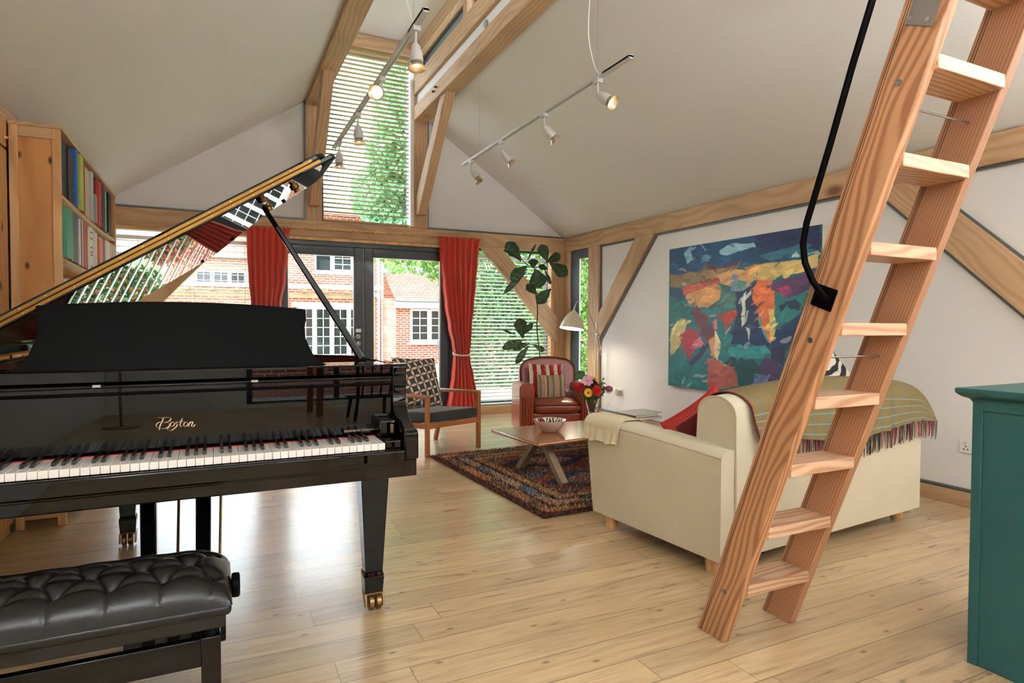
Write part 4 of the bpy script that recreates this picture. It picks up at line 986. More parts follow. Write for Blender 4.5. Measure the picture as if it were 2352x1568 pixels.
mb = MB(); mb.v = [tuple(p) for p in V.reshape(-1, 3)]; mb.f = [(4*i, 4*i+1, 4*i+2, 4*i+3) for i in range(nt_)]
mb.build('pile', M['vcpile'], rg, local=True, smooth=False, kind='stuff', cols=np.repeat(cc, 4, 0))

# ------------------------------------------------------------ coffee table with things on it
ta = rad(5.5)
ct = thing('coffee_table', 'low wooden coffee table with splayed trestle legs on the rug', 'table', (1.935, 3.62, 0), ta)
tp = bar_part((0, .32, .317), (1.36, .32, .317), .655, .026, M['table'], 'tabletop', ct, local=True, bevel=.010)
for x in (.24, 1.12):
    for s in (-1, 1):
        bar_part((x, .32+s*.02, .30), (x, .32+s*.29, .012), .045, .055, M['tableleg'], 'leg', ct, up=(1, 0, 0), local=True)
MB().box(.2, 1.16, .295, .345, .27, .304).build('rail', M['tableleg'], ct, local=True, bevel=.003)
# bowl
bx, by, bz = 2.235, 3.99, .3305
bo = thing('ceramic_bowl', 'stoneware bowl with black and white zigzag inside, on the coffee table', 'bowl', (bx, by, bz))
pr_o = [(0, 0), (.052, 0), (.062, .006), (.085, .028), (.108, .055), (.122, .084), (.1235, .088)]
MB().lathe(pr_o, (bx, by, bz), 48, close=True).build('outside', M['ceramic'], bo)
nr, ns = 26, 220; inn = []; co = []
for i in range(nr):
    t = i/(nr-1); r = .1225*(1-(1-t)**1.0) if t else 0; r = .1225*t; z = .010 + .078*(t**2.1)
    for k in range(ns):
        a = 2*PI*k/ns; inn.append((bx+r*math.cos(a), by+r*math.sin(a), bz+z))
        sg = a/(2*PI)*9; f = sg % 1; tri = 1-abs(2*f-1); b = ((t-.35)/.65 - tri)*2.6
        w = 1 if (math.floor(b*1.3) % 2 == 0) else 0
        c = srgb('e8e2d6')[:3] if w else srgb('16181c')[:3]
        if int(sg) in (2, 3) and w and b < 1: c = srgb('a04238')[:3]
        if t > .965: c = srgb('cbb7a2')[:3]
        if t < .3: c = srgb('e8e2d6')[:3]
        co.append(c)
mb = MB().add(inn, [(i*ns+k, i*ns+(k+1) % ns, (i+1)*ns+(k+1) % ns, (i+1)*ns+k) for i in range(nr-1) for k in range(ns)])
mb.build('patterned_inside', M['vcgloss'], bo, cols=co)
# vase
vx, vy, vz = 2.668, 4.075, .3305
va = thing('glass_vase', 'clear waisted glass vase holding flowers, on the coffee table', 'vase', (vx, vy, vz))
MB().lathe([(0, 0), (.048, 0), (.050, .006), (.044, .02), (.036, .055), (.034, .09), (.040, .13), (.052, .17), (.060, .205), (.0585, .207), (.057, .203), (.049, .17), (.037, .13), (.031, .09), (.033, .055), (.040, .024), (.038, .016), (0, .014)], (vx, vy, vz), 32).build('glass', M['vase'], va)
MB().lathe([(0, .0145), (.0375, .0165), (.0395, .024), (.0325, .055), (.0305, .09), (.0335, .11), (0, .11)], (vx, vy, vz), 24).build('water', plain('vase_water', 'f4fbf6', .01, trans=1, ior=1.33), va)
def flower(name, label, cat, c, r, col, cc, style='daisy', np_=8, tilt=(0, -.5, .8), seed=0):
    t = thing(name, label, cat, (vx, vy, vz+.02), 0, None); c = Vector(c); d = Vector(tilt).normalized(); q = Vector((0, 0, 1)).rotation_difference(d)
    rr = random.Random(seed)
    sx, sy = (rr.random()-.5)*.03, (rr.random()-.5)*.03
    MB().tube([(vx+sx-(c.x-vx)*.12, vy+sy-(c.y-vy)*.12, vz+.025), (vx+(c.x-vx)*.12, vy+(c.y-vy)*.12, vz+.16), (vx+(c.x-vx)*.5, vy+(c.y-vy)*.5, (vz+.2+c.z)/2+.01), c], .0022, 6).build('stem', M['greenstem'], t)
    m = plain(name+'_petal_'+col, col, .6, var=.12, vscale=60); mb = MB()
    if style == 'pom':
        for k in range(6):
            n = 18 - 2*k; ph = .25 + k*.24
            for i in range(n):
                a = 2*PI*(i+.5*k)/n; rad_ = r*math.cos(ph); z = r*.75*math.sin(ph)
                o = Vector((math.cos(a), math.sin(a), 0)); s_ = Vector((-math.sin(a), math.cos(a), 0))*r*.17
                b0 = o*rad_*.7 + Vector((0, 0, z*.6)); b1 = o*rad_ + Vector((0, 0, z+r*.06))
                mb.add([c+q@(b0-s_*.4), c+q@(b0+s_*.4), c+q@(b1+s_), c+q@(b1+o*r*.05), c+q@(b1-s_)], [(0, 1, 2, 3, 4)])
        mb.ball(c, r*.6, 10)
    elif style == 'droop':
        for k in range(3):
            n = 13
            for i in range(n):
                a = 2*PI*(i+.4*k)/n; o = Vector((math.cos(a), math.sin(a), 0)); s_ = Vector((-math.sin(a), math.cos(a), 0))*r*.16
                p0 = o*r*.12; p1 = o*r*(.55-.08*k) + Vector((0, 0, -r*.2)); p2 = o*r*(.75-.2*k) + Vector((0, 0, -r*(.9+.2*k)))
                mb.add([c+p0, c+p1-s_, c+p2, c+p1+s_], [(0, 1, 2, 3)])
    else:
        for i in range(np_):
            a = 2*PI*i/np_+seed; o = Vector((math.cos(a), math.sin(a), 0)); s_ = Vector((-math.sin(a), math.cos(a), 0))*r*(1.35/np_*1.9)
            up = Vector((0, 0, 1))
            mb.add([c+q@(o*r*.15), c+q@(o*r*.5-s_*.8+up*r*.12), c+q@(o*r*.85-s_*.8+up*r*.2), c+q@(o*r+up*r*.16), c+q@(o*r*.85+s_*.8+up*r*.2), c+q@(o*r*.5+s_*.8+up*r*.12)], [(0,1,2,3,4,5)])
    mb.build('petals', m, t, smooth=(style != 'pom'), angle=60)
    if style == 'daisy': MB().ball(c + q @ Vector((0, 0, r*.12)), r*.24, 10, (1, 1, .6)).build('flower_centre', plain('centre_'+cc, cc, .8), t)
    return t
flower('anemone', 'large pale pink flower with a yellow centre at the top of the vase', 'flower', (2.609, 4.06, .688), .047, 'c98fae', 'c9b04a', np_=7, seed=1, tilt=(-.3, -.8, .4))
flower('yellow_daisy', 'yellow pointed flower at the top right of the bunch', 'flower', (2.685, 4.08, .692), .05, 'e0a81a', '8a6a20', np_=9, seed=2, tilt=(.2, -.3, .9))
flower('red_dahlia', 'red dahlia on the left of the bunch', 'flower', (2.562, 4.09, .628), .042, 'b3202a', 'b3202a', 'pom', seed=3, tilt=(-.5, -.8, .3))
flower('red_dahlia', 'bright scarlet dahlia low in the middle of the bunch', 'flower', (2.652, 4.00, .612), .042, 'c8281e', 'c8281e', 'pom', seed=4, tilt=(0, -1, .3))
flower('yellow_daisy', 'small yellow daisy at the lower front of the bunch', 'flower', (2.597, 4.03, .598), .037, 'e8b020', '7a4a1a', np_=12, seed=5, tilt=(-.3, -1, .2))
flower('maroon_dahlia', 'dark maroon dahlia behind the scarlet one', 'flower', (2.655, 4.07, .652), .05, '4e0f18', '4e0f18', 'pom', seed=6, tilt=(0, -.8, .6))
flower('anemone', 'smaller pale pink flower on the right of the bunch', 'flower', (2.742, 4.03, .665), .038, 'c796ac', 'b8a86a', np_=6, seed=7, tilt=(.5, -.3, .8))
flower('pink_dahlia', 'drooping purple-pink dahlia on the far right of the bunch', 'flower', (2.775, 4.01, .648), .05, '8a3a5a', '8a3a5a', 'droop', seed=8)
flower('anemone', 'pink flower seen edge-on at the far left of the bunch', 'flower', (2.487, 4.15, .628), .034, 'b985a8', 'b985a8', np_=5, seed=9, tilt=(-1, .1, .1))
fo = thing('flower_foliage', 'green leaves and buds filling out the bunch in the vase', 'foliage', (vx, vy, vz+.15))
leaves('leaves', M['leafd'], fo, [(2.65, 4.07, .58, .07), (2.70, 4.05, .61, .06), (2.59, 4.09, .60, .05), (2.66, 4.09, .65, .06)], 260, .018, 33)
mb = MB()
for i in range(16):
    a = i*.9; mb.tube([(vx+.024*math.cos(a), vy+.024*math.sin(a), vz+.02), (vx-.012*math.cos(a), vy-.012*math.sin(a), vz+.1), (vx+.045*math.cos(a+2.6), vy+.045*math.sin(a+2.6), vz+.24)], .0018, 5)
for (x, y, z) in ((2.569, 4.119, .727), (2.742, 4.036, .700), (2.62, 4.1, .725), (2.50, 4.14, .60)):
    mb.tube([(vx, vy, vz+.2), ((x+vx)/2, (y+vy)/2, z-.05), (x, y, z)], .0012, 5); mb.ball((x, y, z), .009, 8)
mb.build('stems_and_buds', M['greenstem'], fo)
# books on the table
bk = [(.30, .235, .014, 0, 'e6e6e0', 'large landscape picture book with a green field cover, topmost of the table stack'), (.26, .21, .02, .03, '4a4034', 'dark brown book in the middle of the table stack'), (.29, .22, .02, -.04, 'b5a88e', 'buff book at the bottom of the table stack')]
z = .3305
for w_, d_, h_, r_, c_, lb in bk[::-1]:
    o = thing('picture_book', lb, 'book', (3.13, 4.13, z), ta + r_, None)
    MB().box(0, w_, 0, d_, 0, .0025).box(0, w_, 0, d_, h_-.0025, h_).box(-.001, .0015, 0, d_, 0, h_).build('cover', plain('book_cover_'+c_, c_, .4, coat=.3), o, local=True, bevel=.0008)
    MB().box(.0015, w_-.004, .003, d_-.003, .0025, h_-.0025).build('pages', M['cardboard'], o, local=True, smooth=False)
    if h_ == .014:
        g_ = MB().grid(lambda u, v: (.004+(w_-.008)*u, .004+(d_-.008)*v, h_+.0004), 40, 30); cs = []
        for j in range(30):
            for i in range(40):
                u, v = i/39, j/29; q = v + .05*math.sin(u*6) + .03*noise2(u*5, v*12)
                cs.append(srgb('3f4a44')[:3] if q > .72 else srgb('8f8a5c')[:3] if q > .62 else srgb('3f7a44')[:3] if q > .42 else srgb('7a8a50')[:3] if q > .36 else srgb('2f6a40')[:3])
        g_.build('cover_picture', M['vcgloss'], o, local=True, cols=cs, smooth=False)
    z += h_ + .0006

# ------------------------------------------------------------ wooden lounge chair
ca_ = math.atan2(.216, .584)
ch = thing('lounge_chair', 'open-armed teak lounge chair with charcoal seat, between piano and coffee table', 'chair', (1.587, 4.94, 0), ca_)
T = M['chair']; cw, cd = .62, .60
for x in (.0, cw):
    s = 1 if x == 0 else -1
    bar_part((x+s*.017, .017, 0), (x+s*.017, .017, .525), .036, .034, T, 'leg', ch, up=(0, 1, 0), local=True, bevel=.005)
    bar_part((x+s*.03, cd+.02, 0), (x+s*.03, cd-.06, .26), .034, .036, T, 'leg', ch, up=(0, 1, 0), local=True, bevel=.005)
    bar_part((x+s*.03, cd-.07, .22), (x+s*.03, cd+.13, .74), .034, .036, T, 'back_post', ch, up=(0, 1, 0), local=True, bevel=.006)
    bar_part((x+s*.017, .0, .512), (x+s*.025, cd+.02, .492), .045, .03, T, 'armrest', ch, local=True, bevel=.009)
    bar_part((x+s*.03, .02, .262), (x+s*.03, cd-.03, .215), .024, .045, T, 'side_rail', ch, local=True)
bar_part((.03, .017, .262), (cw-.03, .017, .262), .024, .045, T, 'front_rail', ch, local=True)
bar_part((.03, cd-.06, .22), (cw-.03, cd-.06, .22), .024, .045, T, 'rear_rail', ch, local=True)
bar_part((.03, cd+.125, .725), (cw-.03, cd+.125, .725), .024, .04, T, 'top_rail', ch, local=True, bevel=.006)
for i in range(5): bar_part((.12+.095*i, cd-.05, .25), (.12+.095*i, cd+.12, .71), .018, .014, T, 'back_slat', ch, local=True)
sc_ = MB().box(.04, cw-.04, .0, cd-.04, -.045, .045); sc_.xf(Matrix.Translation((0, .0, .335)) @ Matrix.Rotation(rad(-4.5), 4, 'X'))
sc_.build('seat_cushion', M['charcoal'], ch, local=True, bevel=.022, seg=5)
MB().tube([(.045, -.004, .30), (cw-.045, -.004, .30)], .003, 6).build('seam', M['charcoal'], ch, local=True)
W1, G1, RD = srgb('cfc6b6')[:3], srgb('3b3a38')[:3], srgb('a0301f')[:3]
def petal(u, v, s):
    # tilted square lattice: pale leaf shapes along every edge, red dots at the nodes
    a = rad(14); x = (u*math.cos(a)+v*math.sin(a))*6.4; y = (-u*math.sin(a)+v*math.cos(a))*6.4
    fx, fy_ = x-round(x), y-round(y)
    if math.hypot(fx, fy_) < .075: return RD
    gx, gy = x-math.floor(x), y-math.floor(y)
    for (t_, d_) in ((gx, min(gy, 1-gy)), (gy, min(gx, 1-gx))):
        wd_ = .17*math.sin(PI*t_)**.9
        if .08 < t_ < .92:
            if d_ < wd_ - .02: return W1
            if d_ < wd_ + .03: return mix(G1, RD, .25)
    return G1
p_ = Matrix.Rotation(ca_, 4, 'Z') @ Vector((.27, cd-.115, .60))
cushion('scatter_cushion', 'charcoal cushion with cream leaf pattern and red dots on the lounge chair', 'cushion', (1.587+p_.x, 4.94+p_.y, .595), (rad(-20), rad(3), ca_), .50, .47, .14, petal, n=190, seed=3, pinch=.05)

# ------------------------------------------------------------ russet leather armchair
aa = rad(-19)
ar = thing('leather_armchair', 'russet red leather club armchair beside the fig plant', 'armchair', (2.65, 5.33, 0), aa)
LR = M['leatherr']; aw = .75
for side in (0, 1):
    def X(x): return x if side == 0 else aw - x
    def SX(mb):
        if side: mb.v = [(aw-p[0], p[1], p[2]) for p in mb.v]; mb.f = [f[::-1] for f in mb.f]
        return mb
    # arm body: rounded top section swept back with a gentle fall
    def sec(u, v, x0=.0, x1=.14, zt_=.555, zb=.05):
        r = (x1-x0)/2; zz = zt_ - .03*v
        if u < .3: t = u/.3; return (x0, .012+.66*v, zb+(zz-r-zb)*t)
        if u < .7: t = (u-.3)/.4*PI; return (x0+r-r*math.cos(t), .012+.66*v, zz-r*.8+r*.8*math.sin(t))
        t = (u-.7)/.3; return (x1, .012+.66*v, (zz-r)*(1-t)+zb*t)
    mb = MB().grid(sec, 30, 10); mb.add([sec(i/29, 0) for i in range(30)], [tuple(range(30))[::-1]]); mb.add([sec(i/29, 1) for i in range(30)], [tuple(range(30))])
    SX(mb).build('armrest', M['leatherr2'], ar, local=True, angle=50)
    mb = MB().grid(lambda u, v: (lambda p: (p[0], -.012+.05*v, max(p[2], .42)))(sec(.0+u, 0, -.004, .144, .563)), 30, 3)
    q = [(lambda p: (p[0], -.012, max(p[2], .42)))(sec(i/29, 0, -.004, .144, .563)) for i in range(30)]
    mb.add(q, [tuple(range(30))[::-1]]); SX(mb).build('arm_front_band', LR, ar, local=True, angle=50)
    fl_ = MB()
    for i in range(5): fl_.tube([(.018+.026*i, .004, .05), (.018+.026*i, .004, .425)], .0135, 10)
    SX(fl_).build('fluted_front', LR, ar, local=True)
    SX(MB().tube([sec(i/30, 0, -.006, .146, .566)[:1] + (-.012,) + (max(.42, sec(i/30, 0, -.006, .146, .566)[2]),) for i in range(31)], .004, 6)).build('piping', M['piping'], ar, local=True)
soft(.135, .615, .02, .62, .05, .26, .02, 'seat_base', LR, ar)
soft(.14, .61, .0, .03, .13, .185, .012, 'front_roll', LR, ar)
mb = MB()
def sq(u, v):
    a = 2*PI*u; cx_, cy_ = math.cos(a), math.sin(a); e = .35
    X_ = math.copysign(abs(cx_)**e, cx_); Y_ = math.copysign(abs(cy_)**e, cy_); ph = (v-.5)*PI
    rr = math.cos(ph)**.35 if abs(ph) < PI/2-1e-6 else 0
    return (.375 + .248*X_*rr, .26 + .30*Y_*rr, .315 + .065*math.sin(ph) + (.018*(1-(X_*rr)**2) if v > .5 else 0) - .012*max(0, -Y_))
mb.grid(sq, 64, 24, wrapu=True).build('seat_cushion', LR, ar, local=True, angle=60)
MB().tube([(.375+.25*math.copysign(abs(math.cos(a))**.35, math.cos(a)), .26+.302*math.copysign(abs(math.sin(a))**.35, math.sin(a)), .352-.008*max(0, -math.sin(a))) for a in [2*PI*i/64 for i in range(65)]], .0035, 5, caps=False).build('cushion_piping', M['piping'], ar, local=True)
# back with rounded top
def bk_out(n=40, g=0):
    pts = [(.085-g, .25)]; r = .13; zt_ = .80+g
    pts.append((.075-g, .60))
    for i in range(9): a = PI - i/8*PI/2; pts.append((.075-g+r+r*math.cos(a), zt_-.02-r+r*math.sin(a)))
    for i in range(1, 6): t = i/6; pts.append((.205-g+(.34+2*g)*t, zt_-.02+.02*math.sin(PI*t)))
    for i in range(9): a = PI/2 - i/8*PI/2; pts.append((.675+g-r+r*math.cos(a), zt_-.02-r+r*math.sin(a)))
    pts += [(.675+g, .60), (.665+g, .25)]
    return pts
rk = Matrix.Translation((0, .50, .25)) @ Matrix.Rotation(rad(-11), 4, 'X') @ Matrix.Translation((0, 0, -.25))
MB().prism(bk_out(), 0, .16, 'y').xf(rk).build('backrest', LR, ar, local=True, bevel=.028, seg=5, angle=40)
MB().tube([rk @ Vector((p[0], .008, p[1])) for p in bk_out(g=-.004)], .005, 6).build('piping', M['piping'], ar, local=True)
for x in (.05, aw-.05):
    for y in (.05, .60): MB().lathe([(0, 0), (.016, 0), (.026, .05), (0, .05)], (x, y, 0), 12).build('foot', M['stem'], ar, local=True)
ra = Matrix.Rotation(aa, 4, 'Z')
def al_(x, y, z): p = ra @ Vector((x, y, z)); return (2.65+p.x, 5.33+p.y, z)
def rwst(u, v, s):
    k = int(u*8.4 + .1*math.sin(v*9)); f = (u*8.4) % 1
    if f < .07: return srgb('2a1018')[:3]
    c = srgb('d9c3b0')[:3] if k % 2 == 0 else srgb('9c2222')[:3]
    for i, (a, b, cl_) in enumerate([(.12, .75, 'b99aa0'), (.36, .85, '4a5a3a'), (.48, .88, 'd8481a'), (.48, .6, 'e05a1a'), (.6, .78, 'd8481a'), (.84, .75, '3a4a30'), (.12, .35, '4a4a50'), (.25, .5, 'b03a5a')]):
        if math.hypot(u-a, v-b) < .026: return srgb(cl_)[:3]
    return c
cushion('scatter_cushion', 'red and cream striped cushion with coloured pompoms at the back of the armchair', 'cushion', al_(.325, .395, .555), (rad(-14), rad(1), aa), .37, .34, .10, rwst, n=90, seed=5)
sc9 = ['8f8560', '6a6a6c', 'b98a74', '9c8a5c', 'c79a7c', '5c5c66', 'a98a6a', '8c8a58', '6c6670', 'c08c70', 'a89a6c', 'b8957a', '5f5f66', '9a9060', 'c9a888', '8a7c58']
def st2(u, v, s): return srgb(sc9[int(u*15.99)])[:3] if (u*16) % 1 > .1 else srgb('b9a88a')[:3]
cushion('scatter_cushion', 'smaller muted green, pink and grey striped cushion in front on the armchair', 'cushion', al_(.365, .285, .485), (rad(-10), 0, aa + rad(2)), .305, .27, .09, st2, n=90, seed=6)
def gprism(poly, a, b, plane, d, mat, name, parent, bevel=.003):
    mb = MB().prism(poly, a, b, 'y' if plane == 'xz' else 'x')
    X = Vector((d[0], 0, d[1])) if plane == 'xz' else Vector((0, d[0], d[1])); X.normalize()
    Y = Vector((0, 1, 0)) if plane == 'xz' else Vector((1, 0, 0)); Z = X.cross(Y)
    m = Matrix((X, Y, Z)).transposed().to_4x4(); m.translation = Vector(mb.v[0]); mb.xf(m.inverted())
    o = mb.build(name, mat, bevel=bevel); o.parent = parent
    o.matrix_local = Matrix.Translation(parent.location).inverted() @ m; return o
# ------------------------------------------------------------ ladder
ld = thing('loft_ladder', 'steep reddish fir loft ladder with wide treads in the foreground', 'ladder', (1.79, 1.67, 0))
HT = 2.62
for x0, x1 in ((1.604, 1.638), (1.936, 1.972)):
    gprism([(1.606, 0), (1.734, 0), (1.734-.371*HT, HT), (1.606-.371*HT, HT)], x0, x1, 'yz', (-.371, 1), M['fir'] if x0 < 1.7 else M['firs'], 'stringer', ld)
for xg in (1.6034, 1.9354):
    for og in (.012, .019):
        MB().hexa([(xg, 1.734-og-.0022, .002), (xg+.001, 1.734-og-.0022, .002), (xg+.001, 1.734-og, .002), (xg, 1.734-og, .002)], [(xg, 1.734-og-.0022-.371*HT, HT), (xg+.001, 1.734-og-.0022-.371*HT, HT), (xg+.001, 1.734-og-.371*HT, HT), (xg, 1.734-og-.371*HT, HT)]).build('groove', M['stem'], ld, smooth=False)
for k in range(11):
    z = .228 + .2255*k; yf = 1.609 - .3705*z
    bar_part((1.636, yf+.062, z-.019), (1.938, yf+.062, z-.019), .124, .038, M['firt'], 'tread', ld, bevel=.002)
for z in (.185, 1.078, 1.754):
    y = 1.669 - .371*z; MB().lathe([(0, 0), (.006, 0), (.0085, -.002), (.0085, -.0035), (.0, -.0035)], (1.604, y, z), 14, (1, 0, 0)).build('bolt', M['steel'], ld)
for z in (1.045, 1.72): 
    y = 1.665 - .371*z; MB().tube([(1.62, y, z-.02), (1.95, y, z-.02)], .003, 8).build('tie_rod', M['steel'], ld)
pl_ = MB().prism([(1.003, 1.895), (.938, 1.862), (.74, 2.40), (.805, 2.43)], 1.600, 1.604, 'x'); pl_.build('steel_plate', M['steel'], ld, bevel=.001)
for y, z in ((.990, 1.905), (.948, 1.884)): MB().lathe([(0, 0), (.004, 0), (.006, -.0015), (0, -.0015)], (1.600, y, z), 12, (1, 0, 0)).build('plate_screw', M['chrome'], ld)
c0 = Vector((1.602, 1.224, 1.204)); dn = Vector((0, -.371, 1)).normalized(); sd_ = Vector((0, 1, .371)).normalized()
fv = [c0+dn*.033+sd_*.036, c0+dn*.033-sd_*.036, c0-dn*.033-sd_*.036, c0-dn*.033+sd_*.036]
hr = MB().hexa([p-Vector((.004, 0, 0)) for p in fv], fv).build('handrail_flange', M['satin'], ld, bevel=.003)
MB().tube([(1.604, 1.21, 1.198), (1.588, 1.205, 1.2), (1.566, 1.205, 1.212), (1.548, 1.222, 1.25), (1.541, 1.243, 1.305), (1.540, 1.25, 1.36), (1.540, 1.238, 1.42), (1.540, 1.21, 1.50), (1.540, 1.165, 1.63), (1.540, 1.105, 1.815), (1.540, 1.05, 1.97), (1.540, .81, 2.62)], .0092, 14).build('handrail', M['satin'], ld)
# loft edge the ladder leans on (above the frame)
beam((1.2, .68, 2.62), (4.19, .68, 2.62), .1, .22, B, 'oak edge beam of the loft the ladder leans on')
# ------------------------------------------------------------ teal cabinet
tc_ = thing('teal_cabinet', 'teal painted cabinet with moulded top at the right edge', 'cabinet', (2.55, .73, 0))
cx0, cx1, cy0, cy1 = 2.25, 2.86, .30, 1.163
MB().box(cx0+.006, cx1, cy0, cy1-.004, 0, .885).build('side_panel', M['teal'], tc_, bevel=.002)
MB().box(cx0, cx0+.02, cy1-.030, cy1, 0, .885).build('corner_stile', M['teal'], tc_, bevel=.0015)
MB().box(cx0, cx0+.02, cy0, cy1-.030, .845, .885).build('top_rail', M['teal'], tc_, bevel=.0015)
MB().box(cx0, cx0+.02, cy0, cy0+.03, 0, .885).build('corner_stile', M['teal'], tc_, bevel=.0015)
cor = [(0, .872), (-.004, .880), (-.008, .884), (-.014, .886), (-.022, .890), (-.030, .897), (-.034, .901), (-.036, .906), (-.036, .914), (-.033, .918), (0, .919)]
mb = MB()
rings = []
for o_, z in cor:
    rings.append([(cx0+o_, cy0, z), (cx0+o_, cy1-o_, z), (cx1, cy1-o_, z), (cx1, cy0, z)])
vs = [p for r in rings for p in r]; n = len(rings)
mb.add(vs, [(4*i+k, 4*i+k+1, 4*i+k+5, 4*i+k+4) for i in range(n-1) for k in range(2)] + [tuple(4*(n-1)+k for k in range(4))] + [tuple(4*i for i in range(n))[::-1], tuple(4*i+3 for i in range(n))])
mb.build('moulded_top', M['teal'], tc_, angle=50)
# ------------------------------------------------------------ bookcase and cupboard
bc = thing('pine_bookcase', 'tall knotty pine bookcase full of books against the left wall', 'bookcase', (-.88, 5.14, 0))
MB().box(-.95, -.80, 4.135, 4.15, .12, 2.14).build('side_panel', M['pinep'], bc, bevel=.001)
for x0, x1 in ((-.99, -.95), (-.802, -.763)): MB().box(x0, x1, 4.127, 4.155, 0, 2.185).build('stile', M['pinerail'], bc, bevel=.003)
for z0, z1 in ((2.125, 2.184), (.05, .13)): bar_part((-.95, 4.141, (z0+z1)/2), (-.80, 4.141, (z0+z1)/2), .026, z1-z0, M['beam'], 'rail', bc)
MB().box(-.99, -.763, 6.13, 6.158, 0, 2.19).build('side_panel', M['pine'], bc, bevel=.002)
MB().box(-.992, -.982, 4.15, 6.13, .03, 2.19).build('back_panel', M['pinerail'], bc, smooth=False)
bar_part((-.875, 4.127, 2.195), (-.875, 6.158, 2.195), .236, .02, M['beam'], 'top', bc)
for z in (1.835, 1.49, 1.15, .80, .45, .09):
    sg = MB().grid(lambda u, v: (-.98+.215*u, 4.155+1.975*v, z-.011-.012*math.sin(PI*v)), 2, 14); sg.build('shelf', M['pinerail'], bc, solid=.022)
num = ['first', 'second', 'third', 'fourth', 'fifth', 'sixth', 'seventh', 'eighth', 'ninth', 'tenth', 'eleventh', 'twelfth', 'thirteenth', 'fourteenth', 'fifteenth', 'sixteenth', 'seventeenth', 'eighteenth', 'nineteenth', 'twentieth', 'twenty-first', 'twenty-second', 'twenty-third', 'twenty-fourth']
rows = {'top shelf': (1.835, [(4.165, .155, .315, .02, '0b0c0e', 'black', 'binder'), (4.325, .15, .30, .01, '0e0f12', 'black', 'binder'), (4.50, .055, .345, .0, '1f5fae', 'blue', 'folder'), (4.58, .10, .335, -.01, 'a9b84a', 'lime green', 'folder'), (4.705, .065, .315, .0, '8a2424', 'dark red', 'binder'), (4.785, .03, .32, .02, '5a5d66', 'slate grey', 'book'), (4.83, .10, .32, .01, 'c3ad80', 'buff', 'folder'), (4.945, .05, .32, .02, 'd8cfb8', 'cream', 'book'), (5.01, .065, .33, .0, 'b8b8ba', 'pale grey', 'folder'), (5.085, .07, .19, -.02, '9a9a98', 'grey', 'box'), (5.17, .04, .32, .0, '7a1c1e', 'maroon', 'book'), (5.225, .05, .32, -.01, 'c23a2c', 'red', 'book'), (5.29, .055, .32, -.01, 'b8322a', 'scarlet', 'book'), (5.375, .06, .34, .0, '1a1c24', 'black', 'book'), (5.46, .05, .33, .0, '2a2f6a', 'navy', 'book'), (5.53, .05, .30, .0, '2f5a34', 'dark green', 'book'), (5.59, .03, .30, .0, 'c8c8c8', 'white', 'book'), (5.66, .14, .31, -.02, '0b0b0c', 'black', 'binder'), (5.84, .10, .27, .01, '0d0d10', 'black', 'binder')]),
 'middle shelf': (1.49, [(4.165, .16, .28, -.035, '3f9170', 'mint green', 'folder'), (4.335, .03, .27, .0, 'c9c2a8', 'cream', 'book'), (4.375, .09, .29, .0, '41525e', 'slate blue', 'folder'), (4.475, .07, .29, .0, '4d5c66', 'blue-grey', 'folder'), (4.555, .018, .28, .0, 'd8d0b8', 'thin cream', 'book'), (4.58, .03, .285, .0, 'd2d6d8', 'white', 'book'), (4.62, .04, .28, .0, '46555f', 'grey', 'book'), (4.67, .02, .29, .0, 'dcdcd8', 'thin white', 'book'), (4.71, .085, .29, .0, 'b8321f', 'red', 'binder'), (4.805, .035, .285, .0, '7b5a54', 'brown', 'book'), (4.85, .06, .28, .0, 'd6cdb0', 'cream', 'book'), (4.92, .10, .29, .0, 'cfd3d6', 'white with red stripes', 'box file'), (5.035, .08, .285, .0, 'c5c0b8', 'pale spiral bound', 'book'), (5.13, .07, .28, .0, 'd8cfc0', 'pale cream', 'book'), (5.21, .09, .25, -.02, 'c9604a', 'coral pink', 'folder'), (5.32, .04, .27, .0, 'cbbf9e', 'buff', 'book'), (5.375, .05, .27, .0, 'b9a884', 'tan', 'book'), (5.44, .055, .27, .0, '7a2f28', 'maroon', 'book'), (5.51, .03, .27, .0, '9a4a3a', 'rust', 'book'), (5.56, .09, .28, .0, 'c9c6c0', 'grey-white', 'folder'), (5.67, .10, .28, .0, 'd5d2cc', 'white', 'folder'), (5.79, .10, .28, .0, 'b89a66', 'buff', 'folder'), (5.92, .10, .28, .0, 'a9a9a8', 'grey', 'folder')]),
 'lower shelf': (1.15, [(4.165, .10, .22, .0, 'c9c9c5', 'pale grey', 'box'), (4.275, .09, .20, .01, 'b5b2a6', 'grey-cream', 'box'), (4.38, .06, .19, .02, 'd8d2c0', 'cream', 'book'), (4.45, .06, .19, .02, '8e8f92', 'grey', 'book'), (4.52, .06, .2, .02, 'c0b8a0', 'buff', 'book')])}
